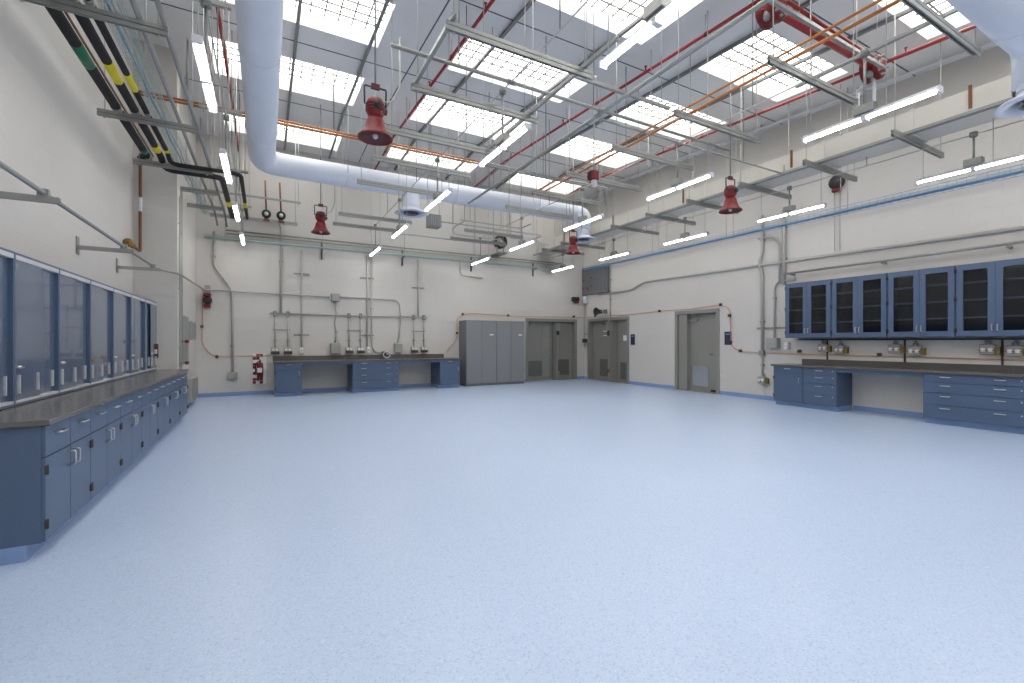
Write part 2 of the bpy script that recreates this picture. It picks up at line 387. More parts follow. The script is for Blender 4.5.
# left wall run
DL, PIT, Y0 = .765, .8757, 4.06
for k in range(7):
    u0 = Y0 + k * PIT
    base_cabinet(left, u0, u0 + PIT, DL, 'double',
        'blue double-door base cabinet under the left worktop, ' + ('nearest, with the end panel' if k == 0 else 'farthest, beside the pier' if k == 6 else ORD[k] + ' from the near end'), 'base cabinets along the left wall')
wt = thing('worktop', left(7.1, .4, .87), 'long dark grey resin worktop on the left wall base cabinets', 'worktop')
MB(left).box(Y0 - .03, YP - .005, .0, DL + .05, .872, .91).build('top_slab', 'slate', wt, bevel=.004)
def sliding_cabinet(k):
    tf = left; u0 = Y0 + .02 + k * PIT; u1 = u0 + PIT; D = .33; z0, z1 = .915, 2.12
    where = 'nearest, cut by the picture edge' if k == 0 else 'farthest, beside the white pier' if k == 6 else ORD[k] + ' from the near end'
    t = thing('sliding_door_cabinet', tf((u0 + u1) / 2, D / 2, z0), 'blue sliding-door cabinet on the left worktop, ' + where, 'cabinet', 'sliding door cabinets on the left worktop')
    th = .02
    c = MB(tf); c.box(u0 + .002, u0 + th, .005, D, z0, z1).box(u1 - th, u1 - .002, .005, D, z0, z1).box(u0 + th, u1 - th, .005, D, z1 - th, z1).box(u0 + th, u1 - th, .005, D, z0, z0 + th).box(u0 + th, u1 - th, .005, .02, z0 + th, z1 - th)
    c.build('carcass', 'blue', t)
    for s in (1, 2, 3):
        z = z0 + (z1 - z0) * s / 4
        MB(tf).box(u0 + th, u1 - th, .02, D - .12, z, z + .018).build('shelf', 'blue', t)
    MB(tf).box(u0 + th, u1 - th, D - .055, D + .004, z1 - th - .035, z1 - th).build('top_track', 'alu', t)
    MB(tf).box(u0 + th, u1 - th, D - .055, D + .004, z0 + th, z0 + th + .02).build('bottom_track', 'alu', t)
    um = (u0 + u1) / 2; za, zb = z0 + th + .02, z1 - th - .035
    flip = k == 6
    for nm, a, c_, w_ in (('front', u0 + th, um + .02, D - .002), ('rear', um - .02, u1 - th, D - .03)):
        if flip: a, c_ = u0 + u1 - c_, u0 + u1 - a
        d = MB(tf).box(a, c_, w_ - .008, w_, za, zb).build('sliding_door', 'glassL', t)
        for uu in (a + .05, c_ - .05):
            MB(tf).box(uu - .009, uu + .009, w_, w_ + .012, z0 + .09, z0 + .24).build('finger_pull', 'alu', d)
        if nm == 'front':
            MB(tf).lathe((a + .05, w_, z0 + .3), [(.014, 0), (.014, .02), (.001, .02)], 10, 'y').box(a + .035, a + .065, w_ + .02, w_ + .03, z0 + .295, z0 + .305).build('key_lock', 'brass' if k == 3 else 'steel', d)
for k in range(7): sliding_cabinet(k)
# back wall run
DB = .86
base_cabinet(back, .21, .84, DB, 'single', 'blue one-door one-drawer base cabinet at the left end of the back wall counter', 'base cabinets along the back wall')
base_cabinet(back, 2.10, 3.38, DB, 'wide', 'wide blue four-drawer cabinet in the middle of the back wall counter', 'base cabinets along the back wall')
base_cabinet(back, 4.62, 5.26, DB, 'single', 'blue one-door one-drawer base cabinet beside the grey lockers', 'base cabinets along the back wall')
knee_panel(back, .84, 2.10, DB, 'open blue knee space left of the wide drawers on the back wall')
knee_panel(back, 3.38, 4.62, DB, 'open blue knee space right of the wide drawers on the back wall')
wt = thing('worktop', back(2.7, .4, .87), 'dark grey resin worktop with upstand along the back wall', 'worktop')
MB(back).box(.17, 5.29, .004, DB + .06, .872, .91).build('top_slab', 'slate', wt, bevel=.004)
MB(back).box(.17, 5.05, .004, .02, .91, 1.02).build('upstand', 'slate', wt)
# right wall run
DR = .60
base_cabinet(right, 5.53, 6.17, DR, 'single', 'blue one-door one-drawer base cabinet at the far end of the right wall counter', 'base cabinets along the right wall', dirn=-1)
base_cabinet(right, 4.88, 5.53, DR, 'drawers', 'narrow blue four-drawer cabinet beside the knee space on the right wall', 'base cabinets along the right wall', dirn=-1)
base_cabinet(right, 2.27, 3.52, DR, 'wide', 'wide blue four-drawer cabinet at the right edge of the picture', 'base cabinets along the right wall', dirn=-1)
knee_panel(right, 3.52, 4.88, DR, 'open blue knee space between drawer cabinets on the right wall')
wt = thing('worktop', right(4, .3, .87), 'dark grey resin worktop with upstand along the right wall', 'worktop')
MB(right).box(2.2, 6.21, .004, DR + .06, .872, .91).build('top_slab', 'slate', wt, bevel=.004)
MB(right).box(2.2, 5.88, .004, .02, .91, 1.03).build('upstand', 'slate', wt)
def glass_cabinet(u0, u1, label):
    tf = right; D = .35; z0, z1 = 1.50, 2.72; th = .022
    t = thing('glass_door_cabinet', tf((u0 + u1) / 2, D / 2, z0), label, 'cabinet', 'glass door wall cabinets on the right wall')
    MB(tf).box(u0 + .002, u0 + th, .005, D, z0, z1).box(u1 - th, u1 - .002, .005, D, z0, z1).box(u0 + th, u1 - th, .005, D, z1 - th, z1).box(u0 + th, u1 - th, .005, D, z0, z0 + th).build('carcass', 'blue', t)
    MB(tf).box(u0 + th, u1 - th, .005, .02, z0 + th, z1 - th).build('back_panel', 'shadein', t)
    for s in (1, 2, 3):
        z = z0 + (z1 - z0) * (.02 + s * .242)
        MB(tf).box(u0 + th, u1 - th, .02, D - .06, z, z + .02).build('shelf', 'shelf', t)
    um = (u0 + u1) / 2
    for (a, c, s) in ((u0 + .012, um - .002, 1), (um + .002, u1 - .012, -1)):
        fs = .085; z2, z3 = z0 + .01, z1 - .01
        d = MB(tf).box(a, a + fs, D, D + .025, z2, z3).box(c - fs, c, D, D + .025, z2, z3).box(a + fs, c - fs, D, D + .025, z3 - .09, z3).box(a + fs, c - fs, D, D + .025, z2, z2 + .09).build('door', 'blue', t)
        MB(tf).box(a + fs - .004, c - fs + .004, D + .008, D + .014, z2 + .086, z3 - .086).build('glass_pane', 'glassR', d)
        uh = c - .03 if s == 1 else a + .03
        bar_pull(tf, d, uh, z0 + .15, True, D + .025, .1)
        ug = a if s == 1 else c
        for zz in (z0 + .08, (z0 + z1) / 2, z1 - .14):
            MB(tf).tube([(ug, D + .027, zz), (ug, D + .027, zz + .07)], .009, 6).build('hinge', 'hinge', d)
UB = [6.06, 5.10, 4.135, 3.17, 2.21]
for k in range(4):
    glass_cabinet(UB[k + 1], UB[k], 'blue wall cabinet with two glass doors, ' + ['farthest, beside the tall conduits', 'second from the tall conduits', 'third from the tall conduits', 'nearest, cut by the right picture edge'][k])
t = thing('raceway', right(4.1, .05, 1.44), 'slim black raceway under the glass door cabinets on the right wall', 'raceway')
MB(right).box(2.0, 5.95, .004, .05, 1.445, 1.475).build('channel', 'black', t)
for u in (5.35, 4.0, 2.7): MB(right).box(u - .012, u + .012, .004, .03, 1.03, 1.445).build('drop_leg', 'black', t)
# tall grey lockers
for k in range(2):
    u0 = 5.58 + k * 1.07; u1 = u0 + 1.07; D = .60
    t = thing('storage_locker', back((u0 + u1) / 2, D / 2, 0), 'tall grey steel double-door locker, ' + ('beside the blue counter' if k == 0 else 'beside the corner door'), 'locker', 'grey lockers on the back wall')
    MB(back).box(u0 + .003, u1 - .003, .005, D, .06, 2.1).build('body', 'lockd', t, bevel=.004)
    MB(back).box(u0 + .003, u1 - .003, .03, D - .02, 0, .06).build('plinth', 'lockd', t)
    um = (u0 + u1) / 2
    for (a, c, s) in ((u0 + .008, um - .002, 1), (um + .002, u1 - .008, -1)):
        d = MB(back).box(a, c, D, D + .022, .08, 2.085).build('door', 'lock', t, bevel=.003)
        if s == -1:
            MB(back).box(a + .035, a + .055, D + .022, D + .045, .96, 1.16).box(a + .025, a + .065, D + .022, D + .028, .93, 1.19).build('handle', 'galvd', d)
            MB(back).box((a + c) / 2 + .02, (a + c) / 2 + .16, D + .022, D + .024, 1.62, 1.66).build('label_holder', 'white', d)
# ---------------------------------------------------------------- doors in the walls
def louvre(tf, d, a, c, z0, z1, w_):
    MB(tf).box(a, c, w_, w_ + .006, z0, z1).build('louvre_plate', 'doord', d)
    n = 9
    for k in range(n):
        z = z0 + (z1 - z0) * (k + .5) / n
        MB(tf).hexa([(a + .02, w_ + .004, z - .018), (c - .02, w_ + .004, z - .018), (c - .02, w_ + .02, z - .026), (a + .02, w_ + .02, z - .026), (a + .02, w_ + .004, z + .006), (c - .02, w_ + .004, z + .006), (c - .02, w_ + .02, z - .016), (a + .02, w_ + .02, z - .016)]).build('louvre_slat', 'doord', d)
def lever(tf, d, u, w_, z, s, L=.16):
    MB(tf).lathe((u, w_, z), [(.03, 0), (.03, .012), (.012, .014), (.012, .05), (.001, .05)], 12, 'y').tube([(u, w_ + .045, z), (u + s * L, w_ + .045, z)], .011, 6).build('lever_handle', 'galvd', d)
def closer(tf, d, u, w_, z):
    MB(tf).box(u - .14, u + .14, w_, w_ + .06, z - .035, z + .035).build('door_closer', 'galv', d, bevel=.004)
    MB(tf).tube([(u + .1, w_ + .03, z + .035), (u - .1, w_ + .17, z + .06), (u - .22, w_ + .05, z + .075)], .009, 6).build('closer_arm', 'galvd', d)
def frame(tf, D, depth, dn):
    f = MB(tf); u0, u1, zt = D
    for a, c in ((u0 - .05, u0 + .05), (u1 - .05, u1 + .05)): f.box(a, c, -.24, .025, 0, zt + .05)
    f.box(u0 + .05, u1 - .05, -.24, .025, zt - .05, zt + .05)
    f.build('door_frame', 'door', dn)
    # lined pocket behind the opening
    g = MB(tf); dp = depth
    g.box(u0 - .05, u0, -dp, -.24, 0, zt).box(u1, u1 + .05, -dp, -.24, 0, zt).box(u0, u1, -dp, -.24, zt, zt + .05).box(u0 - .05, u1 + .05, -dp - .05, -dp, 0, zt + .05)
    g.build('lining', 'door', dn)
    MB(tf).box(u0 + .05, u1 - .05, -.2, .02, 0.001, .018).build('threshold', 'galvd', dn)
dn = struct('door_1', back((D1[0] + D1[1]) / 2, 0, 0)); frame(back, D1, 1.15, dn)
um = 9.35
l1 = MB(back).box(D1[0] + .06, um - .02, -.2, -.155, .02, D1[2] - .06).build('door_leaf', 'door', dn); closer(back, l1, 8.5, -.155, 2.03)
MB(back).box(8.9, 9.2, -.155, -.135, .14, 1.98).build('stile_cover', 'galv', l1); lever(back, l1, 9.1, -.135, 1.03, -1)
l2 = MB(back).box(um + .12, D1[1] - .06, -.2, -.155, .02, D1[2] - .06).build('door_leaf', 'door', dn); louvre(back, l2, 9.52, 10.1, .16, .75, -.155); louvre(back, l1, 8.3, 8.88, .16, .72, -.155)
po = MB(back).box(um, um + .05, -.155, .16, .02, D1[2] - .07).build('open_leaf', 'door', dn)
MB(back).box(um - .03, um + .09, .16, .21, .03, .34).build('kick_block', 'door', po); MB(back).box(um - .04, um + .1, .06, .22, 1.82, 2.1).build('closer_box', 'galv', po)
MB(back).box(um - .025, um + .075, .16, .18, 1.66, 1.8).build('latch_case', 'black', po)
lever(back, po, um + .025, .16, 1.03, -1, .08)
dn = struct('door_2', right((D2[0] + D2[1]) / 2, 0, 0)); frame(right, D2, 1.15, dn)
um = 12.25
l1 = MB(right).box(um + .1, D2[1] - .06, -.2, -.155, .02, D2[2] - .06).build('door_leaf', 'door', dn); closer(right, l1, 13.0, -.155, 2.03); louvre(right, l1, 12.55, 13.15, .16, .78, -.155)
for z in (1.62, 1.78): MB(right).box(12.75, 12.95, -.155, -.15, z, z + .03).build('notice_strip', 'white', l1)
l2 = MB(right).box(D2[0] + .06, um - .02, -.2, -.155, .02, D2[2] - .06).build('door_leaf', 'door', dn); louvre(right, l2, 11.62, 12.05, .12, .7, -.155)
MB(right).box(11.68, 11.9, -.155, -.15, 1.45, 1.63).build('notice', 'white', l2)
po = MB(right).box(um - .04, um + .05, -.155, .2, .02, D2[2] - .07).build('open_leaf', 'door', dn)
MB(right).box(um - .08, um + .06, .1, .26, 1.8, 2.1).build('closer_box', 'galv', po); MB(right).box(um - .03, um + .05, .2, .23, 1.62, 1.8).build('latch_case', 'hinge', po)
lever(right, po, um, .2, 1.03, 1, .12); MB(right).box(um - .04, um + .06, .2, .23, .33, .47).build('door_stop', 'copperd', po)
dn = struct('door_3', right((D3[0] + D3[1]) / 2, 0, 0)); frame(right, D3, .6, dn)
l1 = MB(right).box(8.44, 9.1, -.2, -.155, .02, D3[2] - .06).box(9.1, 9.4, -.2, -.155, .02, .02 + .001).build('door_leaf', 'door', dn); closer(right, l1, 8.95, -.155, 2.02)
MB(right).box(8.5, 9.02, -.155, -.15, .16, .72).build('kick_plate', 'steel', l1); lever(right, l1, 8.36, -.13, 1.06, 1, .16)
l2 = MB(right).box(8.12, 8.44, -.2, -.13, .02, D3[2] - .06).build('side_leaf', 'door', dn); MB(right).box(8.15, 8.38, -.13, -.12, .03, .09).build('floor_bolt', 'black', l2)
MB(right).box(9.1, 9.4, -.24, -.02, .02, D3[2] - .06).build('jamb_casing', 'door', dn)
for (u, z0, lab) in ((7.76, 1.33, 'small navy blue room sign beside the single grey door on the right wall'), (11.28, 1.31, 'small navy blue room sign beside the corner door on the right wall')):
    t = thing('room_sign', right(u, 0, z0), lab, 'sign'); MB(right).box(u - .1, u + .1, 0, .012, z0, z0 + .35).build('plate', 'navy', t, bevel=.003)
    MB(right).box(u - .06, u + .06, .012, .014, z0 + .27, z0 + .3).build('text_strip', 'bluet', t)
# ---------------------------------------------------------------- overhead: trapeze struts
def channel(mb, axis, a, b, c0, zc, up=True, wd=.041, h=.041, t=.006):
    """U channel along an axis; c0 = cross position, zc = bottom"""
    x0, x1 = c0 - wd / 2, c0 + wd / 2; z0, z1 = zc, zc + h
    o = [(x0, z0), (x1, z0), (x1, z1), (x1 - .012, z1), (x1 - .012, z1 - t), (x1 - t, z1 - t), (x1 - t, z0 + t), (x0 + t, z0 + t), (x0 + t, z1 - t), (x0 + .012, z1 - t), (x0 + .012, z1), (x0, z1)]
    if not up: o = [(x, z0 + z1 - z) for x, z in o]
    return mb.prism(o, axis, a, b)
def trapeze(x0, x1, y, z, label, group, rods=(.12, .12), mt='galv', dbl=True, top=None):
    t = thing('trapeze_hanger', ((x0 + x1) / 2, y, z), label, 'strut', group)
    m = MB(); channel(m, 'x', x0, x1, y, z, True)
    m.build('strut_channel', mt, t)
    if dbl:
        m = MB(); channel(m, 'x', x0, x1, y, z - .049, False); m.build('strut_channel', mt, t)
        MB().box(x0 + .01, x1 - .01, y - .012, y + .012, z - .009, z + .001).build('gap_shade_strip', 'hinge', t)  # dark-coloured strip added in the channel gap to draw its shade line
    for x in (x0 + rods[0], x1 - rods[1]):
        MB().tube([(x, y, z - .06), (x, y, top or ztop(x, y) - .003)], .007, 6).build('hanger_rod', 'rod', t)
        MB().cyl((x, y, z - .066 if dbl else z - .012), .016, .012, 6).build('nut', 'rod', t)
ROWN = {0: 'beside the left wall', 1: 'in the row left of centre', 2: 'in the row right of centre', 3: 'under the flat duct'}
rows = {0: ((-1.98, -.85), [5.6, 7.98, 9.85, 11.2, 12.45]), 1: ((1.54, 3.33), [4.17, 5.37, 6.64, 7.75, 9.05, 11.55, 12.6]),
        2: ((4.82, 6.68), [1.87, 3.0, 4.3, 5.53, 6.8, 7.95, 9.15, 11.6, 12.7]), 3: ((8.1, 9.85), [1.95, 3.18, 4.43, 5.65, 6.88, 8.1, 9.35, 11.7, 12.8])}
for c, ((a, b), ys) in rows.items():
    for k, y in enumerate(ys):
        trapeze(a, b, y, 4.5, 'grey steel trapeze strut %s, %s' % (ROWN[c], 'nearest the camera' if k == 0 else 'nearest the back wall' if k == len(ys) - 1 else ORD[k] + ' from the camera'), 'trapeze struts %s' % ROWN[c], rods=(.08, .08), top=4.73 if (c == 2 and k == 0) else None)
for k, y in enumerate((5.3, 7.7, 10.3, 12.9)):
    trapeze(-.82, .0 if k == 9 else -.3, y, 4.72, 'short grey strut carrying the left wall lights, %s' % ['nearest', 'second from the camera', 'third from the camera', 'farthest'][k], 'short struts over the left wall lights', rods=(.05, .05), dbl=False)
def rail(name, pts, label, mt='galv', cat='rail', h=.041):
    """straight strut rail along x or y resting on the trapezes"""
    (x0, y0, z0), (x1, y1, z1) = pts
    m = MB()
    if abs(x1 - x0) > abs(y1 - y0): channel(m, 'x', x0, x1, y0, z0, True, h=h)
    else: channel(m, 'y', y0, y1, x0, z0, True, h=h)
    return tag(m.build(name, mt), label, cat)
def pipe(name, pts, r, mt, label, cat='pipe', bend=.08, group=None, clamps=(), cm='galvd', n=8, couplings=()):
    t = thing(name, pts[0], label, cat, group)
    MB().tube(pts, r, n, bend=bend).build('run', mt, t)
    for (p, q) in clamps:       # clamp from the pipe at p to its support at q
        MB().tube([p, q], max(.008, r * .35), 6).build('clamp', cm, t)
    for (p, ax) in couplings:
        d = {'x': (.05, 0, 0), 'y': (0, .05, 0), 'z': (0, 0, .05)}[ax]
        MB().tube([tuple(p[i] - d[i] for i in range(3)), tuple(p[i] + d[i] for i in range(3))], r * 1.35, n).build('coupling', cm, t)
    return t
rail('strut_rail', ((1.6, 4.1, 4.545), (1.6, 5.45, 4.545)), 'perforated grey strut rail joining the two nearest struts left of centre', 'galv')
rail('strut_rail', ((3.2, 3.6, 4.545), (3.2, 6.7, 4.545)), 'double grey strut rail crossing the skylight left of centre')
# conduit grid in the open bay between the strut rows
def hang(x, y, z): return ((x, y, z), (x, y, ztop(x, y) - .003))
pipe('conduit', [(1.2, 4.98, 4.66), (6.9, 4.98, 4.66)], .022, 'galv', 'grey overhead conduit crossing the room left to right over the tube lights', 'conduit', clamps=[hang(2.0, 4.98, 4.66), hang(4.0, 4.98, 4.66)], couplings=[((2.7, 4.98, 4.66), 'x'), ((4.13, 4.98, 4.66), 'x')])
pipe('conduit', [(4.13, 1.2, 4.62), (4.13, 9.7, 4.62)], .025, 'galv', 'grey overhead conduit running towards the back wall at the room centre', 'conduit', clamps=[hang(4.13, 2.6, 4.62), hang(4.13, 6.4, 4.62), hang(4.13, 8.6, 4.62)], couplings=[((4.13, 5.05, 4.62), 'y')])
pipe('conduit', [(4.2, 5.06, 4.58), (5.0, 5.06, 4.58), (8.6, 5.06, 4.58), (8.6, 5.06, 4.75)], .015, 'galv', 'thin grey conduit branching from the centre towards the flat duct', 'conduit', clamps=[hang(7.4, 5.06, 4.58)])
rail('strut_rail', ((3.42, 4.6, 4.72), (5.05, 4.6, 4.72)), 'short grey strut hanging across the room centre near the red pipe')
for x in (3.55, 4.9): tag(MB().tube([(x, 4.6, 4.74), (x, 4.6, ztop(x, 4.6) - .003)], .006, 6).build('hanger_rod', 'rod'), 'thin zinc rod holding the short centre strut, ' + ('left end' if x < 4 else 'right end'), 'rod', 'rods of the short centre strut')
# copper pairs
for k, (dx, r) in enumerate(((0, .014), (.16, .018))):
    pipe('copper_pipe', [(5.0 + dx, 1.9, 4.58 + k * .0), (5.0 + dx, 8.3, 4.58)], r, 'copper', 'orange copper pipe on the struts right of centre, ' + ('thin left one of the pair' if k == 0 else 'thicker right one of the pair'), group='copper pair right of centre', clamps=[((5.0 + dx, y, 4.58), (5.0 + dx, y, 4.545)) for y in (3.0, 5.53, 6.8)])
for k in range(2):
    y = 9.62 + k * .12
    pipe('copper_pipe', [(-1.9, y, 5.6), (4.4, y, 5.6)], .02, 'copper', 'orange copper pipe crossing above the white round duct, ' + ('nearer one of the pair' if k == 0 else 'farther one of the pair'), group='copper pair over the round duct', clamps=[hang(-1.2, y, 5.6), hang(1.2, y, 5.6), hang(3.2, y, 5.6)])
    pipe('insulated_pipe', [(4.4, y, 5.6), (8.2, y, 5.6), (8.2, y, 5.2)], .026, 'galv', 'grey insulated end of the crossing copper pipe, ' + ('nearer one' if k == 0 else 'farther one'), group='grey pipe ends past the copper pair', clamps=[hang(6.2, y, 5.6), hang(7.9, y, 5.6)])
for x, lab in ((-.62, 'left'), (-.3, 'right')):
    tag(MB().tube([(x, 9.68, 5.6), (x + .14, 9.68, 5.6)], .032, 8).build('pipe_marker', 'yellow'), 'yellow band marker on the crossing copper pipes, %s one' % lab, 'marker', 'yellow pipe markers')
# sprinkler pipes
for x, lab in ((-.62, 'by the left wall lights'), (2.8, 'left of centre'), (5.95, 'right of centre'), (9.12, 'nearest the right wall')):
    pts = [(x, 1.0, zr(1) - .3), (x, YK, zr(YK) - .3), (x, 13.85, zr(13.85) - .3)]
    t = pipe('sprinkler_pipe', pts, .026, 'red', 'long red sprinkler pipe under the roof, ' + lab, group='sprinkler branch lines', bend=0)
    for y in (2.2, 4.7, 7.3, 9.9, 12.2):
        MB().tube([(x, y, zr(y) - .3), (x, y, ztop(x, y) - .003)], .006, 6).build('hanger_rod', 'rod', t)
        MB().tube([(x, y - .02, zr(y) - .3), (x, y + .02, zr(y) - .3)], .034, 8).build('ring', 'redin', t)
    for y in (3.4, 5.95, 8.5, 11.0):
        MB().tube([(x, y, zr(y) - .3), (x, y, zr(y) - .2)], .013, 6).cyl((x, y, zr(y) - .2), .026, .008, 8).build('sprinkler_head', 'red', t)
# red valve station over the right half
t = thing('sprinkler_main', (5.4, 3.28, 5.4), 'thick red sprinkler main with flanged valves near the right skylight', 'pipe')
MB().tube([(5.2, 3.28, 5.4), (7.75, 3.28, 5.4)], .046, 12).build('main_run', 'red', t)
MB().tube([(5.2, 3.28, 5.62), (7.75, 3.28, 5.55)], .024, 8).build('bypass_run', 'red', t)
for x in (5.35, 7.8):
    v = MB().lathe((x, 3.28, 5.4), [(.001, -.09), (.15, -.09), (.17, -.07), (.17, -.02), (.1, 0), (.1, .06), (.17, .08), (.17, .12), (.001, .12)], 16, 'y').build('valve_body', 'reds', t)
    for k in range(8):
        a = k * math.pi / 4; MB().cyl((x + .13 * math.cos(a), 3.16, 5.4 + .13 * math.sin(a)), .016, .06, 6, 'y').build('bolt', 'galvd', v)
    MB().lathe((x - .12, 3.28, 5.28), [(.001, -.04), (.03, -.04), (.042, 0), (.03, .06), (.001, .07)], 10).build('gauge_body', 'galvd', v)
MB().tube([(7.85, 3.28, 5.45), (8.5, 2.7, 5.75), (9.12, 2.5, zr(2.5) - .3)], .024, 8, bend=.1).build('branch_run', 'red', t)
MB().tube([(7.8, 3.28, 5.3), (7.8, 3.28, 4.92)], .022, 8).build('drain_pipe', 'white', t)
MB().tube([(8.05, 3.6, 5.3), (8.05, 3.6, 4.86)], .022, 8).build('drain_pipe', 'white', t)
MB().tube([(7.85, 3.3, 5.3), (8.05, 3.6, 5.3)], .022, 8).build('drain_link', 'white', t)
for x in (5.9, 7.3): MB().tube([(x, 3.28, 5.4), (x, 3.28, ztop(x, 3.28) - .003)], .009, 6).build('hanger_rod', 'rod', t)
rail('strut_rail', ((4.8, 3.12, 5.28), (7.7, 3.12, 5.28)), 'grey strut rail fixed along the thick red sprinkler main', 'galv')
for x in (5.0, 7.5): tag(MB().tube([(x, 3.12, 5.32), (x, 3.12, ztop(x, 3.12) - .003)], .006, 6).build('hanger_rod', 'rod'), 'thin zinc rod carrying the rail by the red main, ' + ('left' if x < 6 else 'right'), 'rod', 'rods by the red main')
rail('strut_rail', ((6.4, 1.6, 4.9), (6.4, 3.6, 4.9)), 'perforated grey strut rail pointing at the red valves, top right', 'galv')
for y in (1.8, 3.4): tag(MB().tube([(6.4, y, 4.92), (6.4, y, ztop(6.4, y) - .003)], .006, 6).build('hanger_rod', 'rod'), 'thin zinc rod carrying the perforated top right rail, ' + ('near end' if y < 2 else 'far end'), 'rod', 'rods of the perforated rail')
# white pipe along the right eave
pipe('eave_pipe', [(10.3, 1.5, zr(1.5) - .1), (10.3, YK, zr(YK) - .1), (10.3, 13.8, zr(13.8) - .1)], .035, 'lamp', 'white pipe under the roof along the right wall', bend=0, clamps=[((10.3, y, zr(y) - .1), (10.3, y, ztop(10.3, y) - .003)) for y in (2.6, 4.6, 6.6, 8.6, 10.6, 12.6)])
# ---------------------------------------------------------------- tube lights
def tube_light(x, y, label):
    z = 3.92; L = .635
    t = thing('tube_light', (x, y, z), label, 'light', 'suspended tube lights')
    MB().prism([(x - .036, z + .035), (x - .044, z + .012), (x + .044, z + .012), (x + .036, z + .035), (x + .02, z + .05), (x - .02, z + .05)], 'y', y - L, y + L).build('housing', 'lamp', t)
    right_row = x > 8
    offs = {10.3: (-.575, .08), 2.57: (-.2, .575)}.get(y, (-.575, .575))
    for i, s in enumerate((-1, 1)):
        MB().box(x - .021, x + .021, min(y + s * .03, y + s * (L - .02)), max(y + s * .03, y + s * (L - .02)), z - .014, z + .012).build('tube_lens', 'tube', t, bevel=.008)
        MB().box(x - .04, x + .04, min(y + s * L, y + s * (L + .025)), max(y + s * L, y + s * (L + .025)), z - .028, z + .045).build('end_cap', 'lamp', t, bevel=.006)
        ry = y + offs[i]
        MB().tube([(x, ry, z + .05), (x, ry, 4.57 if right_row else ztop(x, ry) - .003)], .006, 6).build('hanger_rod', 'rod', t)
    MB().box(x - .04, x + .04, y - .025, y + .025, z - .027, z + .03).build('centre_joint', 'lamp', t)
    MB().box(x - .055, x + .055, y - .1, y + .1, z + .05, z + .15).build('junction_box', 'galv', t, bevel=.006)
    MB().tube([(x, y, z + .15), (x, y, 4.42 if right_row else 4.66)], .014, 8).build('conduit_stem', 'galv', t)
    MB().cyl((x, y, 4.39 if right_row else 4.62), .045, .065, 10).build('conduit_body', 'galvd', t)
LX = [(-.5, 'in the left wall row'), (2.69, 'in the row left of centre'), (5.9, 'in the row right of centre'), (9.02, 'in the right wall row')]
for x, lab in LX:
    for k, y in enumerate((12.9, 10.3, 7.72, 5.2, 2.57)):
        if x < 0 and k == 4: continue
        tube_light(x, y, 'suspended white tube light %s, %s' % (lab, 'nearest the back wall' if k == 0 else ORD[k] + ' from the back wall'))
    for (y0, y1) in ((1.9, 13.6),):
        zf = 4.42 if x > 8 else 4.66
        pipe('light_feed_conduit', [(x, y0, zf), (x, y1, zf)], .009, 'rod', 'thin conduit feeding the tube lights ' + lab, 'conduit', group='light feed conduits', clamps=[((x, y, zf), (x, y, 4.57)) if x > 8 else hang(x, y, zf) for y in (3.9, 6.4, 9.0, 11.5)])
# ---------------------------------------------------------------- white round ducts
def diffuser(t, x, y, z0, ztop, r=.2):
    d = MB().lathe((x, y, z0), [(r, .16), (r, ztop - z0)], 24).build('drop_collar', 'ductw', t)
    MB().lathe((x, y, z0), [(r * .96, .16), (r * 1.08, .1), (.36, .03), (.385, .0), (.36, -.012), (.3, -.012), (.26, .02), (.22, .06), (.2, .15)], 28).build('flange', 'diff', d)
    for q, h in ((.19, .03), (.115, .015)):
        MB().lathe((x, y, z0), [(q, -.004 + h - .03), (q - .05, h + .02), (q - .06, h + .02), (q - .012, -.008 + h - .03), (q, -.004 + h - .03)], 24).build('cone_ring', 'vent', d)
    MB().lathe((x, y, z0), [(.195, .1), (.0005, .1)], 20).build('core_plate', 'black', d)
ZD = 5.15
t = thing('round_duct', (0, 1.0, ZD - .26), 'white insulated round duct running over the room and turning along the back', 'duct')
MB().tube([(-.06, 1.0, ZD), (-.06, 10.75, ZD), (7.9, 10.75, ZD)], .238, 24, bend=.42, seg=8).build('trunk', 'ductw', t)
MB().tube([(7.88, 10.75, ZD), (8.24, 10.75, ZD), (8.24, 10.75, 4.72)], .238, 24, bend=.3, seg=8).build('end_elbow', 'ductw', t)
diffuser(t, 3.08, 10.75, 4.5, 5.1); diffuser(t, 8.24, 10.75, 4.42, 4.75)
for (x, y) in ((-.06, 4.0), (-.06, 6.6), (-.06, 9.2), (1.6, 10.75), (4.2, 10.75), (6.6, 10.75)):
    a = (.247, 0) if x < 0 else (0, .247)
    for s in (-1, 1): MB().tube([(x + s * a[0], y + s * a[1], ZD), (x + s * a[0], y + s * a[1], ztop(x + s * a[0], y + s * a[1]) - .003)], .006, 6).build('hanger_rod', 'rod', t)
    q = MB().tube([(x, y - .02, ZD), (x, y + .02, ZD)] if x < 0 else [(x - .02, y, ZD), (x + .02, y, ZD)], .243, 24); q.build('hanger_band', 'ductw', t)
DX, DY = 8.08, 1.72
t = thing('round_duct', (DX, DY, 4.26), 'white insulated duct end with round diffuser in the top right corner', 'duct')
MB().tube([(4.5, DY, 4.98), (DX, DY, 4.98), (DX, DY, 4.5)], .238, 24, bend=.3, seg=8).build('trunk', 'ductw', t)
diffuser(t, DX, DY, 4.26, 4.55)
for x in (5.2, 7.2):
    for s in (-1, 1): MB().tube([(x, DY + s * .247, 4.98), (x, DY + s * .247, ztop(x, DY) - .003)], .006, 6).build('hanger_rod', 'rod', t)
    MB().tube([(x - .02, DY, 4.98), (x + .02, DY, 4.98)], .243, 24).build('hanger_band', 'ductw', t)
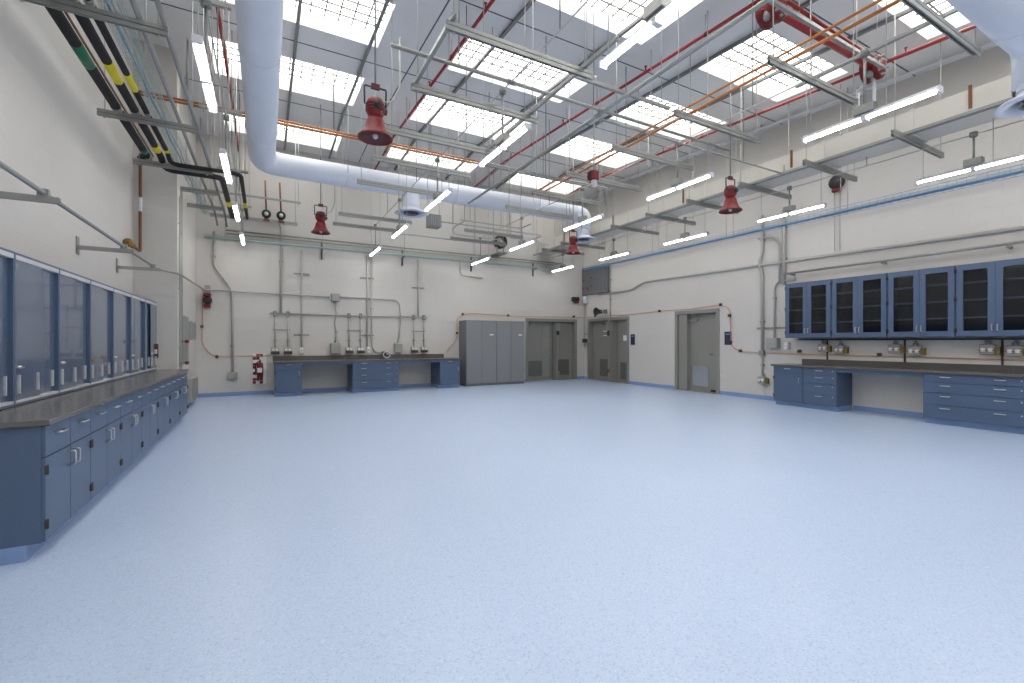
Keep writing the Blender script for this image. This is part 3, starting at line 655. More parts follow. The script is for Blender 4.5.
# ---------------------------------------------------------------- flat sheet-metal duct on the right
t = thing('flat_duct', (8.9, 6, 4.57), 'long flat sheet-metal duct running beside the right wall', 'duct')
ys = [.6, 1.9, 3.15, 4.4, 5.6, 6.85, 8.05, 9.3, 10.5, 11.7, 12.9, 13.88]
for a, b in zip(ys[:-1], ys[1:]): MB().box(8.66, 9.15, a + .004, b - .004, 4.575, 4.95).build('duct_section', 'sheet', t)
for y in ys[1:-1]: MB().box(8.645, 9.165, y - .02, y + .02, 4.56, 4.965).build('flange', 'sheet', t)
for y in (2.5, 4.95, 7.45, 9.9, 12.3): MB().box(8.635, 8.66, y - .016, y + .016, 4.68, 5.0).build('bracket', 'copperd', t)
rail('strut_rail', ((8.56, .6, 4.545), (8.56, 13.4, 4.545)), 'long blue-grey strut rail along the room side of the flat duct', 'galv', h=.06)
rail('strut_rail', ((8.505, .6, 4.545), (8.505, 13.4, 4.545)), 'second thin grey rail parallel to the flat duct', 'galv')
# ---------------------------------------------------------------- red bell horns
def horn(x, y, label, tilt=0):
    z = 3.88
    t = thing('red_bell_fixture', (x, y, z), label, 'signal horn', 'red bell fixtures hanging from the roof')
    MB().lathe((x, y, z), [(.205, 0), (.207, .012), (.185, .03), (.14, .09), (.118, .15), (.105, .21), (.08, .26), (.075, .25), (.1, .18), (.13, .09), (.17, .03), (.2, .004), (.205, 0)], 24).build('bell', 'reds', t)
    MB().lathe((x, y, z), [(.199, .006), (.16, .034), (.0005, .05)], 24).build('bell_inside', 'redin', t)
    MB().ball((x, y, z + .03), .035).build('lamp_tip', 'lens', t)
    bd = MB().lathe((x, y, z), [(.065, .25), (.085, .27), (.105, .31), (.108, .42), (.085, .47), (.0005, .5)], 20).build('body', 'reds', t)
    for h in (.32, .355, .39): MB().lathe((x, y, z), [(.107, h), (.115, h + .006), (.115, h + .014), (.107, h + .02)], 20).build('cooling_ring', 'redin', bd)
    MB().lathe((x, y - .108, z + .37), [(.001, -.03), (.045, -.03), (.045, .01)], 10, 'y').build('gland', 'black', bd)
    MB().lathe((x + .107, y, z + .35), [(.04, -.02), (.04, .03), (.001, .03)], 10, 'x').build('side_boss', 'redin', bd)
    MB().tube([(x - .125, y, z + .4), (x - .13, y, z + .62), (x + .13, y, z + .62), (x + .125, y, z + .4)], .011, 6, bend=.02).build('yoke', 'hinge', t)
    MB().box(x - .05, x + .05, y - .02, y + .02, z + .6, z + .66).build('yoke_clamp', 'redin', t)
    MB().tube([(x, y, z + .64), (x, y, ztop(x, y) - .003)], .012, 6).build('drop_rod', 'galvd', t)
    MB().tube([(x + .08, y, z + .46), (x + .22, y, z + .5), (x + .3, y, z + .7), (x + .3, y, 5.2)], .012, 6, bend=.08).build('flexible_cable', 'conduit', t)
horn(1.17, 5.62, 'large red bell-shaped fixture, nearest, in front of the round duct')
horn(1.1, 11.1, 'small red bell-shaped fixture hanging far left below the round duct')
horn(7.72, 5.55, 'red bell-shaped fixture in front of the flat duct on the right')
horn(7.55, 10.3, 'small red bell-shaped fixture far off beside the end diffuser')
t = thing('red_signal_lamp', (5.05, 6.28, 4.2), 'square red signal lamp with clear globe hanging at the room centre', 'lamp')
MB().box(4.98, 5.12, 6.21, 6.35, 4.24, 4.4).build('housing', 'reds', t, bevel=.015)
for k in range(4): MB().box(4.955, 4.98, 6.22 + k * .035, 6.235 + k * .035, 4.25, 4.39).build('fin', 'redin', t)
MB().lathe((5.05, 6.28, 4.12), [(.001, 0), (.035, .01), (.05, .05), (.05, .12)], 12).build('globe', 'lens', t)
MB().tube([(5.05, 6.28, 4.4), (5.05, 6.28, ztop(5.05, 6.28) - .003)], .013, 8).build('drop_rod', 'rod', t)
# ---------------------------------------------------------------- cable trays
def basket(name, axis, a, b, c0, c1, z, label, mt, cables=(), bm=None, sup=()):
    t = thing(name, ((c0 + c1) / 2, (a + b) / 2, z) if axis == 'y' else ((a + b) / 2, (c0 + c1) / 2, z), label, 'cable tray')
    def P(s, c, zz): return (c, s, zz) if axis == 'y' else (s, c, zz)
    m = MB(); n = int((b - a) / .12)
    for k in range(n + 1):
        s = a + (b - a) * k / n
        m.tube([P(s, c0, z + .1), P(s, c0, z), P(s, c1, z), P(s, c1, z + .1)], .003, 4)
    o = m.build('cross_wires', mt, t); o['kind'] = 'stuff'
    for c, zz in ((c0, z + .1), (c0, z + .05), (c0, z), ((c0 + c1) / 2, z), (c1, z), (c1, z + .05), (c1, z + .1)):
        MB().tube([P(a, c, zz), P(b, c, zz)], .004, 4).build('long_wire', mt, t)
    for c, r, mm in cables:
        pts = [P(a + (b - a) * k / 24, c + .012 * math.sin(k * 1.9 + c * 30), z + .012 + r) for k in range(25)]
        MB().tube(pts, r, 6).build('cable', mm, t)
    for (p, q) in sup: MB().tube([p, q], .008, 6).build('support_rod', 'rod', t)
    return t
basket('wire_basket_tray', 'y', .6, 12.9, 9.86, 10.12, 3.95, 'blue wire cable tray running along the right wall', 'bluet', [(9.92, .012, 'bluec'), (9.97, .013, 'bluet'), (10.03, .012, 'bluet')],
       sup=[((9.86, y, 3.95), (9.86, y, ztop(9.86, y) - .003)) for y in (2.2, 4.7, 7.2, 9.6, 12.0)] + [((10.12, y, 3.95), (10.12, y, ztop(10.12, y) - .003)) for y in (2.2, 4.7, 7.2, 9.6, 12.0)])
basket('wire_basket_tray', 'x', -1.35, 9.4, 13.6, 13.8, 4.02, 'pale green wire cable tray running along the back wall', 'gwire', [(13.67, .018, 'gwire'), (13.73, .015, 'bluec')],
       sup=[((x, 13.6, 4.02), (x, 13.6, ztop(x, 13.6) - .003)) for x in (-.9, 1.4, 3.7, 6.0, 8.4)] + [((x, 13.6, 4.02), (x, 13.885, 4.02)) for x in (-.9, 1.4, 3.7, 6.0, 8.4)])
basket('wire_basket_tray', 'y', 3.2, 13.45, -1.36, -1.2, 4.56, 'pale green wire cable tray beside the black pipes on the left', 'gwire', [(-1.3, .014, 'bluec'), (-1.25, .012, 'gwire')],
       sup=[((-1.36, y, 4.56), (-1.36, y, ztop(-1.36, y) - .003)) for y in (4.2, 7.4, 10.8, 13.0)])
for x, lab in ((-1.08, 'left'), (-.88, 'right')):
    pipe('conduit', [(x, 3.4, 4.57), (x, 13.2, 4.57), (x, 13.8, 4.4)], .024, 'galv', 'long grey conduit above the left row of struts, %s one' % lab, 'conduit', group='conduits on the left struts', bend=.1)
# brackets under the back wall tray
for k, x in enumerate((1.4, 3.7, 6.0, 8.4)):
    t = thing('tray_bracket', (x, 13.7, 3.85), 'dark strut bracket under the back wall tray, %s from the left' % ORD[k], 'bracket', 'brackets under the back wall tray')
    MB().box(x - .02, x + .02, 13.58, 13.885, 3.975, 4.012).build('arm', 'galvd', t); MB().box(x - .02, x + .02, 13.85, 13.89, 3.75, 4.25).build('post', 'hinge', t)
for k, (z, mt) in enumerate(((4.22, 'conduit'), (4.3, 'galv'))):
    pipe('conduit', [(-.9, 13.83, z), (9.6, 13.83, z)], .02, mt, 'grey conduit on the back wall above the green tray, ' + ('lower one' if k == 0 else 'upper one'), 'conduit', group='conduits above the back tray', clamps=[((x, 13.83, z), (x, 13.895, z)) for x in (.2, 2.4, 4.9, 7.3)])
# ---------------------------------------------------------------- black insulated pipes on the left
def black_pipe(pts, r, label, marks, bend=.15):
    t = thing('insulated_pipe', pts[0], label, 'pipe', 'black insulated pipes on the left')
    MB().tube(pts, r, 12, bend=bend).build('insulation', 'rubber', t)
    for (p, q, mm) in marks: MB().tube([p, q], r * 1.04, 12).build('pipe_label', mm, t)
    for y in (5.6, 7.98, 9.85):
        if y <= max(p[1] for p in pts): MB().tube([(pts[0][0], y - .05, pts[0][2]), (pts[0][0], y + .05, pts[0][2])], r * 1.1, 12).build('saddle', 'galv', t)
black_pipe([(-1.78, 3.0, 4.6), (-1.78, 9.8, 4.6), (-1.9, 9.98, 4.6)], .055, 'black insulated pipe nearest the left wall with a green label', [((-1.78, 6.45, 4.6), (-1.78, 6.9, 4.6), 'green'), ((-1.78, 9.45, 4.6), (-1.78, 9.6, 4.6), 'green')])
black_pipe([(-1.58, 3.0, 4.6), (-1.58, 9.75, 4.6), (-1.58, 10.06, 4.49), (-.72, 10.06, 4.49), (-.72, 13.1, 4.49)], .05, 'middle black insulated pipe with yellow label, turning towards the room', [((-1.58, 6.7, 4.6), (-1.58, 7.15, 4.6), 'yellow'), ((-1.58, 9.2, 4.6), (-1.58, 9.45, 4.6), 'yellow'), ((-.72, 11.6, 4.49), (-.72, 12.0, 4.49), 'yellow')])
black_pipe([(-1.45, 3.0, 4.6), (-1.45, 9.5, 4.6), (-1.45, 9.72, 4.5), (-.4, 9.72, 4.5), (-.4, 13.1, 4.5)], .036, 'thin black insulated pipe beside the green tray with yellow label', [((-1.45, 6.9, 4.6), (-1.45, 7.3, 4.6), 'yellow'), ((-1.45, 9.3, 4.6), (-1.45, 9.5, 4.6), 'yellow'), ((-.4, 11.6, 4.5), (-.4, 12.0, 4.5), 'yellow')])
pipe('copper_pipe', [(-1.68, 3.0, 4.57), (-1.68, 9.7, 4.57)], .012, 'copperd', 'thin brown copper pipe lying between the black insulated pipes')
t = pipe('copper_pipe', [(-1.93, 10.1, 4.72), (-1.93, 10.1, 3.0), (-1.93, 9.25, 3.0)], .024, 'copperd', 'vertical brown copper pipe in the corner beside the pier', clamps=[((-1.93, 10.1, z), (-1.93, 10.2, z)) for z in (3.4, 4.5)])
MB().tube([(-1.93, 10.1, 3.7), (-1.93, 10.1, 3.95)], .028, 8).build('pipe_label', 'white', t)
MB().lathe((-1.93, 9.3, 3.0), [(.001, -.02), (.07, -.02), (.07, .01), (.001, .01)], 12, 'y').build('valve_wheel', 'brass', t)
MB().lathe((-1.93, 9.55, 3.0), [(.001, -.05), (.045, -.04), (.045, .04), (.001, .05)], 10, 'y').build('valve_body', 'brass', t)
# flanged stubs at the back left
for k, x in enumerate((.02, .36)):
    t = thing('pipe_flange', (x, 13.35, 4.6), 'black round pipe flange with red tag near the back left corner, ' + ('left one' if k == 0 else 'right one'), 'flange', 'black flanges at the back left')
    MB().lathe((x, 13.35, 4.72), [(.03, -.05), (.11, -.05), (.11, 0), (.05, .03), (.05, .53)], 16, 'y').build('flange_body', 'rubber', t)
    MB().lathe((x, 13.3, 4.72), [(.001, -.012), (.05, -.01), (.05, 0)], 12, 'y').build('hub', 'steel', t)
    MB().box(x - .07, x + .07, 13.28, 13.29, 4.52, 4.57).build('tag', 'reds', t)
    MB().tube([(x, 13.4, 4.78), (x - .03, 13.4, 5.6)], .022, 8).build('copper_riser', 'copperd', t)
trapeze(-1.2, .75, 13.35, 4.55, 'grey trapeze strut under the two black flanges at the back left', 'struts at the back left', rods=(.05, .05))
trapeze(-1.2, .8, 12.95, 5.0, 'higher grey trapeze strut over the black flanges at the back left', 'struts at the back left', rods=(.05, .05), dbl=False)
# ---------------------------------------------------------------- left wall conduit on bracket arms
for k, y in enumerate((5.1, 7.5, 9.2)):
    t = thing('wall_bracket', (XL + .25, y, 2.5), 'grey strut arm on the left wall above the cabinets, ' + ['nearest', 'middle', 'farthest'][k] + ' one', 'bracket', 'strut arms on the left wall')
    m = MB(); channel(m, 'x', XL + .008, -1.5, y, 2.56, True, h=.05); m.build('arm', 'galv', t)
    MB().box(XL + .001, XL + .01, y - .05, y + .05, 2.5, 2.72).build('base_plate', 'galvd', t)
t = pipe('conduit', [(-1.6, 3.0, 2.64), (-1.6, 9.55, 2.64), (-1.36, 10.05, 2.64), (-1.36, 13.75, 2.72), (-1.1, 13.84, 2.74), (1.6, 13.84, 2.68)], .02, 'galv', 'long bright conduit on the left wall arms bending onto the back wall', 'conduit', bend=.1)
for y in (5.1, 7.5, 9.2): MB().box(-1.635, -1.565, y - .02, y + .02, 2.61, 2.67).build('clamp', 'galvd', t)
# ---------------------------------------------------------------- back wall electrics
def wpipe(tf, pts, r, label, mt='conduit', bend=.08, zc=(), w0=.04, group=None, cat='conduit', name='conduit'):
    """conduit on a wall: points (u, z) at stand-off w0, clamps at (u, z)"""
    t = thing(name, tf(pts[0][0], w0, pts[0][1]), label, cat, group)
    MB(tf).tube([(u, w0, z) for u, z in pts], r * 1.15, 8, bend=bend).build('run', mt, t)
    for (u, z) in zc: MB(tf).box(u - r - .02, u + r + .02, .002, w0 + r * .6, z - .02, z + .02).build('clamp', 'galvd', t)
    return t
wpipe(back, [(.1, 2.18), (4.5, 2.18)], .02, 'long horizontal conduit linking the outlet drops on the back wall', zc=[(.9, 2.18), (1.5, 2.18), (3.1, 2.18), (3.8, 2.18)])
def outlet_box(tf, u, z, label, group, w_=.19, h=.17, dp=.12):
    t = thing('outlet_box', tf(u, 0, z - h / 2), label, 'outlet', group)
    MB(tf).hexa([(u - w_ / 2, .004, z - h / 2), (u + w_ / 2, .004, z - h / 2), (u + w_ / 2, dp, z - h / 2), (u - w_ / 2, dp, z - h / 2), (u - w_ / 2, .004, z + h / 2), (u + w_ / 2, .004, z + h / 2), (u + w_ / 2, dp * .7, z + h / 2), (u - w_ / 2, dp * .7, z + h / 2)]).build('body', 'boxg', t, bevel=.005)
    for s in (-1, 1):
        MB(tf).box(u + s * .045 - .03, u + s * .045 + .03, dp * .8, dp * .94, z, z + .06).build('outlet_face', 'white', t)
    MB(tf).box(u - w_ / 2 - .01, u + w_ / 2 + .01, dp * .8, dp + .02, z - h / 2 - .01, z - .02).build('spring_cover', 'hinge', t)
    return t
pairs = [(.23, .54, 'left'), (2.14, 2.46, 'middle'), (4.06, 4.38, 'right')]
for a, c, lab in pairs:
    for u, sd in ((a, 'left'), (c, 'right')):
        outlet_box(back, u, 1.17, 'grey outlet box above the back counter, %s one of the %s pair' % (sd, lab), 'outlet boxes above the back counter')
        wpipe(back, [(u, 1.26), (u, 2.16)], .017, 'vertical conduit drop to the back counter, %s one of the %s pair' % (sd, lab), group='outlet conduit drops', zc=[(u, 1.45)])
        tag(MB(back).box(u - .045, u + .045, .004, .09, 2.11, 2.25).build('conduit_tee', 'galvd', bevel=.01), 'dark conduit fitting atop the %s drop of the %s back wall pair' % (sd, lab), 'fitting', 'conduit fittings on the back wall')
    tag(MB(back).box(a - .06, c + .06, .004, .024, 1.72, 1.76).build('strut_cleat', 'galv'), 'short strut behind the %s pair of conduit drops on the back wall' % lab, 'strut', 'cleats behind the conduit drops')
for u, lab in ((.88, 'left'), (2.69, 'right')):
    t = thing('switch_box', back(u, 0, 1.09), 'small white switch box above the back counter, %s one' % lab, 'switch', 'white switch boxes on the back wall')
    MB(back).box(u - .045, u + .045, .004, .07, 1.09, 1.25).build('body', 'white', t, bevel=.006); MB(back).box(u - .015, u + .015, .07, .08, 1.15, 1.19).build('toggle', 'boxg', t)
for u, zt, lab in ((.88, 3.95, 'by the left white switch'), (2.65, 3.98, 'left one of the tall middle pair'), (4.2, 3.98, 'over the right outlet pair')):
    wpipe(back, [(u, 1.26 if u < 4 else 2.2), (u, zt)], .02, 'tall vertical conduit on the back wall, ' + lab, group='tall back wall conduits', zc=[(u, 3.3), (u, 1.6)] if u < 4 else [(u, 3.1)])
    for z in ((3.3, 1.6) if u < 4 else (3.1,)):
        tag(MB(back).box(u - .2, u + .2, .004, .022, z - .022, z + .022).build('strut_cleat', 'galvd'), 'short strut cleat behind the tall conduit %s, %s' % (lab.replace('one of the ', ''), 'upper' if z > 2 else 'lower'), 'strut', 'cleats behind tall conduits')
wpipe(back, [(2.78, 3.98), (2.78, 1.35), (2.85, 1.1), (3.12, 1.06)], .02, 'tall back wall conduit curving to the coiled hose on the counter', bend=.15, zc=[(2.78, 3.3), (2.78, 2.4)])
t = thing('hose_coil', back(3.2, .1, .92), 'small coiled hose on the back counter upstand', 'hose')
MB(back).tube([(3.2 + .1 * math.cos(k * .5), .1 + .002 * k, 1.02 + .09 * math.sin(k * .5)) for k in range(26)], .013, 6).build('coil', 'lamp', t)
MB(back).box(3.08, 3.2, .03, .1, 1.02, 1.12).build('valve', 'hinge', t)
def enclosure(tf, u, z, w_, h, dp, label, mt='boxg', cat='box', group=None):
    t = thing('enclosure', tf(u, 0, z - h / 2), label, cat, group)
    MB(tf).box(u - w_ / 2, u + w_ / 2, .004, dp, z - h / 2, z + h / 2).build('body', mt, t, bevel=.006)
    MB(tf).box(u - w_ / 2 + .012, u + w_ / 2 - .012, dp, dp + .012, z - h / 2 + .012, z + h / 2 - .012).build('cover', mt, t, bevel=.003)
    for s in (-1, 1): MB(tf).box(u + s * (w_ / 2 - .03) - .008, u + s * (w_ / 2 - .03) + .008, dp + .012, dp + .018, z - .008, z + .008).build('screw', 'galvd', t)
    return t
enclosure(back, 1.76, 1.22, .26, .30, .16, 'grey square enclosure over the left knee space on the back wall')
enclosure(back, 1.76, 2.68, .24, .22, .14, 'grey junction box in the horizontal conduit on the back wall')
enclosure(back, 3.56, 1.22, .24, .28, .16, 'grey square enclosure over the right knee space on the back wall')
wpipe(back, [(1.76, 1.38), (1.8, 1.7), (1.74, 1.95), (1.8, 2.2), (1.76, 2.56)], .02, 'bent conduit between the two grey boxes on the back wall', zc=[(1.79, 1.7)])
wpipe(back, [(1.88, 2.7), (3.6, 2.7), (3.66, 2.1), (3.56, 1.37)], .018, 'conduit bending down from the junction box to the right enclosure', bend=.22, zc=[(2.1, 2.7), (3.66, 2.2)])
wpipe(back, [(-.75, 4.68), (.37, 4.68), (.37, 2.2)], .028, 'thick conduit bending down to the left end of the back wall run', bend=.16, zc=[(.37, 3.6), (-.4, 4.68)])
wpipe(back, [(-1.16, 4.25), (-1.16, 3.36), (-.77, 2.77), (-.75, .62)], .024, 'offset conduit dropping to the low box left of the red sign', bend=.1, zc=[(-1.16, 3.6), (-.76, 1.3)])
enclosure(back, -.75, .53, .22, .18, .12, 'low grey outlet enclosure at the left of the back wall', group=None)
# red and white emergency board
t = thing('emergency_board', back(-.14, 0, .29), 'red and white chequered board holding a red extinguisher on the back wall', 'sign')
MB(back).box(-.3, .02, .004, .016, .29, 1.09).build('board', 'white', t)
for i in range(4):
    for j in range(10):
        if (i * 3 + j * 7 + i * j) % 5 < 3: MB(back).box(-.298 + i * .08, -.222 + i * .08, .016, .02, .292 + j * .08, .366 + j * .08).build('red_square', 'reds', t)
MB(back).lathe((-.13, .1, .45), [(.001, 0), (.07, .005), (.075, .03), (.075, .34), (.05, .4), (.022, .42), (.022, .45)], 14).build('extinguisher', 'reds', t)
MB(back).box(-.15, -.11, .07, .17, .9, .94).build('valve_head', 'hinge', t); MB(back).tube([(-.13, .1, .9), (-.22, .12, .86), (-.24, .12, .6)], .014, 6, bend=.05).build('hose', 'black', t)
MB(back).box(-.19, -.08, .168, .18, .6, .72).build('label_plate', 'white', t)
# orange cable round the walls
def cable(tf, pts, label, clips):
    t = thing('orange_cable', tf(pts[0][0], .02, pts[0][1]), label, 'cable')
    MB(tf).tube([(u, .02, z) for u, z in pts], .009, 6, bend=.15).build('run', 'orange', t)
    for (u, z) in clips: MB(tf).box(u - .03, u + .03, .003, .06, z - .035, z + .035).build('clip', 'hinge', t)
cable(back, [(-1.4, 2.5), (-1.42, 1.35), (-1.2, 1.03), (.1, 1.04)], 'thin orange cable low on the left of the back wall', [(-1.42, 1.8), (-1.1, 1.03)])
cable(back, [(5.15, 1.1), (5.5, 1.5), (5.5, 2.25), (6.0, 2.36), (7.9, 2.3), (10.6, 2.34)], 'thin orange cable over the grey lockers', [(5.5, 1.7), (5.7, 2.32), (7.4, 2.32), (10.2, 2.36)])
cable(right, [(13.75, 2.34), (11.4, 2.32), (10.1, 2.36), (8.9, 2.35), (8.0, 2.40), (7.7, 2.3), (7.66, 1.3), (7.4, 1.17), (6.8, 1.14), (2.2, 1.12)], 'thin orange cable looping round the single door on the right wall', [(13.2, 2.36), (10.1, 2.36), (7.96, 2.4), (7.7, 2.1), (7.67, 1.4), (7.39, 1.18), (5.93, 1.2), (4.4, 1.16)])
# ---------------------------------------------------------------- pier and wall beyond it
for (u0, u1, z0, z1, dp, lab) in ((10.9, 11.7, .95, 1.95, .11, 'grey electrical panel at mid height behind the pier'), (11.9, 12.5, 1.45, 1.85, .15, 'small upper grey box behind the pier'), (10.9, 11.6, .06, .5, .12, 'low grey box behind the pier, nearest the floor'), (11.9, 12.9, .1, .6, .15, 'low grey box behind the pier, towards the corner')):
    t = thing('electrical_panel', leftb((u0 + u1) / 2, 0, z0), lab, 'panel', 'electrical panels behind the pier')
    MB(leftb).box(u0, u1, .004, dp, z0, z1).build('body', 'boxg', t, bevel=.008); MB(leftb).box(u0 + .03, u1 - .03, dp, dp + .012, z0 + .03, z1 - .03).build('cover', 'galvd', t)
wpipe(leftb, [(11.3, .5), (11.3, .95)], .03, 'short conduit between the grey panels behind the pier', zc=[(11.3, .7)])
wpipe(leftb, [(11.3, 1.95), (11.3, 4.5)], .03, 'tall conduit rising from the panel behind the pier', zc=[(11.3, 2.6), (11.3, 3.6)])
for k, z in enumerate((1.02, 1.42)):
    t = thing('red_valve', (XP + .05, YP + .2, z), 'red lever valve on the pier side, ' + ('lower' if k == 0 else 'upper') + ' one', 'valve', 'red valves on the pier')
    MB().tube([(XP + .004, YP + .2, z), (XP + .12, YP + .2, z)], .02, 8).build('stem', 'galvd', t); MB().box(XP + .1, XP + .15, YP + .12, YP + .3, z - .03, z + .03).build('lever', 'reds', t, bevel=.008)
t = thing('wall_alarm', (-1.73, YP - .05, 1.1), 'small red and black alarm on the front of the pier', 'alarm')
MB().box(-1.77, -1.69, YP - .06, YP - .004, 1.12, 1.38).build('body', 'hinge', t, bevel=.01); MB().box(-1.76, -1.7, YP - .07, YP - .06, 1.2, 1.28).build('face', 'white', t); MB().box(-1.765, -1.695, YP - .068, YP - .06, 1.29, 1.35).build('red_cap', 'reds', t)
pipe('conduit', [(XP + .03, YP + .1, .95), (XP + .03, YP + .1, 4.1)], .014, 'conduit', 'thin vertical conduit on the pier corner', 'conduit', clamps=[((XP + .03, YP + .1, z), (XP + .002, YP + .1, z)) for z in (1.3, 2.4, 3.6)])
t = thing('horn_strobe', back(-1.3, 0, 2.3), 'black and red horn strobe in the back left corner', 'alarm')
MB(back).lathe((-1.3, .0, 2.47), [(.1, .01), (.1, .16), (.06, .2), (.001, .2)], 14, 'y').build('horn_body', 'black', t); MB(back).box(-1.38, -1.22, .02, .2, 2.57, 2.64).build('red_top', 'reds', t); MB(back).box(-1.37, -1.23, .02, .18, 2.28, 2.36).build('red_base', 'reds', t)
MB(back).box(-1.36, -1.24, .004, .035, 2.36, 2.86).build('back_plate', 'boxg', t)
# ---------------------------------------------------------------- right wall electrics
wpipe(right, [(6.8, 4.5), (6.8, 3.6), (6.88, 3.35), (6.8, 3.05), (6.8, 1.2)], .032, 'thick tall conduit with a jog at the middle of the right wall', bend=.1, zc=[(6.8, 1.9), (6.8, 3.9)])
wpipe(right, [(6.8, 1.1), (6.8, .56)], .02, 'thin lower conduit feeding the low yellow outlet', zc=[(6.8, .85)])
tag(MB(right).box(6.74, 6.86, .004, .1, 1.08, 1.2).build('conduit_tee', 'galvd', bevel=.01), 'dark conduit fitting on the right wall beside the counter end', 'fitting')
wpipe(right, [(6.27, 4.5), (6.27, 2.75)], .036, 'thickest tall conduit just left of the glass cabinets', zc=[(6.27, 3.35), (6.27, 4.1)])
wpipe(right, [(6.5, 1.5), (6.5, 2.7), (6.42, 2.84), (6.0, 2.84)], .02, 'conduit arching over from the grey box to the glass cabinets', bend=.14, zc=[(6.5, 2.45)])
wpipe(right, [(6.9, 3.95), (6.5, 3.9), (6.38, 3.75), (6.38, 2.8)], .02, 'thin conduit hooking down between the two thick conduits', bend=.14, zc=[(6.38, 3.3)])
tag(MB(right).box(6.1, 6.95, .004, .026, 1.72, 1.765).build('strut_cleat', 'galvd'), 'long dark strut cleat behind the conduits beside the glass cabinets', 'strut')
enclosure(right, 6.5, 1.38, .26, .24, .16, 'grey enclosure beside the glass cabinets on the right wall')
enclosure(right, 6.2, 1.32, .1, .16, .09, 'small white switch enclosure beside the glass cabinets', mt='white')
wpipe(right, [(13.0, 3.13), (11.32, 3.13), (10.73, 3.33), (2.2, 3.24)], .028, 'long grey conduit with an upward jog along the right wall', bend=.15, zc=[(12.4, 3.13), (9.0, 3.31), (6.95, 3.29), (5.0, 3.27), (3.4, 3.25)])
t = wpipe(right, [(6.2, 2.98), (2.2, 3.0)], .022, 'bright steel pipe over the glass cabinets on the right wall', mt='galv', w0=.16)
for u in (6.05, 4.3, 2.6): MB(right).box(u - .02, u + .02, .004, .18, 2.935, 2.97).build('stand_off', 'galvd', t)
def gas_box(u, z, label, base=1.44):
    t = thing('gas_outlet', right(u, 0, z - .1), label, 'outlet', 'gas and power outlets under the glass cabinets')
    MB(right).box(u - .1, u + .09, .004, .1, z - .08, z + .09).build('body', 'boxg', t, bevel=.012)
    for s in (-.055, .035): MB(right).lathe((u + s, .1, z), [(.036, -.004), (.036, .02), (.024, .03), (.001, .03)], 12, 'y').build('cover_disc', 'white', t); 
    MB(right).box(u - .1, u + .08, .1, .128, z - .012, z + .004).build('red_stripe', 'red', t)
    MB(right).box(u - .16, u - .105, .01, .09, z - .07, z + .06).build('yellow_tag', 'olive', t)
    MB(right).lathe((u - .02, .05, z + .09), [(.04, 0), (.04, .06), (.02, .06), (.02, max(.07, base - z - .09))], 10).build('hub', 'galvd', t)
for k, (u, z) in enumerate(((5.42, 1.27), (5.1, 1.24), (4.15, 1.27), (3.84, 1.24), (2.87, 1.28), (2.56, 1.26))):
    gas_box(u, z, 'steel outlet cluster under the glass cabinets, %s from the far end' % ORD[k])
gas_box(6.8, .47, 'low outlet with yellow tag on the right wall beside the counter', base=.56)
t = thing('wall_vent', right(13.15, 0, 3.17), 'large dark grey ventilation panel with red tags high in the corner', 'vent')
MB(right).box(12.42, 13.88, .004, .12, 3.17, 4.2).build('body', 'vent', t, bevel=.01)
for k in range(12): MB(right).box(12.5, 13.8, .12, .135, 3.27 + k * .075, 3.31 + k * .075).build('slat', 'vent', t)
for (u, z) in ((13.75, 3.4), (13.55, 3.4), (13.3, 3.45), (13.3, 3.75), (13.75, 3.7), (13.5, 3.35)): MB(right).box(u - .045, u + .045, .136, .142, z, z + .05).build('red_tag', 'reds', t)
enclosure(right, 13.7, 2.98, .2, .26, .14, 'white junction box under the corner ventilation panel', mt='lamp')
wpipe(right, [(12.36, 4.2), (12.36, 2.2)], .02, 'vertical conduit beside the corner ventilation panel', zc=[(12.36, 2.9), (12.36, 3.6)])
for k, u in enumerate((13.74, 13.83)): wpipe(right, [(u, 1.2), (u, 2.84)], .014, 'thin conduit in the corner between the two doors, ' + ('right one' if k == 0 else 'left one'), group='corner conduits', zc=[(u, 1.7)])
enclosure(right, 13.79, 1.45, .18, .14, .1, 'dark control box between the two corner doors', mt='hinge')
t = thing('wall_bell', right(12.7, 0, 2.4), 'black speaker horn above the corner door on the right wall', 'speaker')
MB(right).box(12.55, 12.65, .004, .12, 2.42, 2.56).build('back_box', 'galvd', t); MB(right).tube([(12.6, .1, 2.49), (12.72, .2, 2.49)], .015, 6).build('arm', 'galvd', t)
MB(right).lathe((12.78, .1, 2.49), [(.07, 0), (.07, .09), (.15, .24), (.14, .24), (.001, .14)], 14, 'y').build('horn', 'black', t)
t = thing('emergency_light', back(10.25, 0, 2.86), 'small black emergency light with red tag on the back wall near the corner', 'light')
MB(back).box(10.1, 10.4, .004, .12, 2.93, 3.09).build('case', 'black', t, bevel=.01); MB(back).box(10.18, 10.38, .03, .1, 2.86, 2.93).build('red_tag', 'reds', t)
t = thing('pressure_gauge', right(5.15, .1, 4.7), 'dark round gauge on the right wall behind the flat duct struts', 'gauge')
MB(right).lathe((5.15, .0, 4.8), [(.14, .01), (.15, .03), (.15, .08), (.001, .09)], 18, 'y').build('dial', 'hinge', t); MB(right).box(5.07, 5.23, .03, .1, 4.6, 4.66).build('red_tag', 'reds', t)
for u in (5.1, 5.2): MB(right).tube([(u, .04, 4.62), (u, .04, 3.35)], .008, 6).build('tube', 'rod', t)
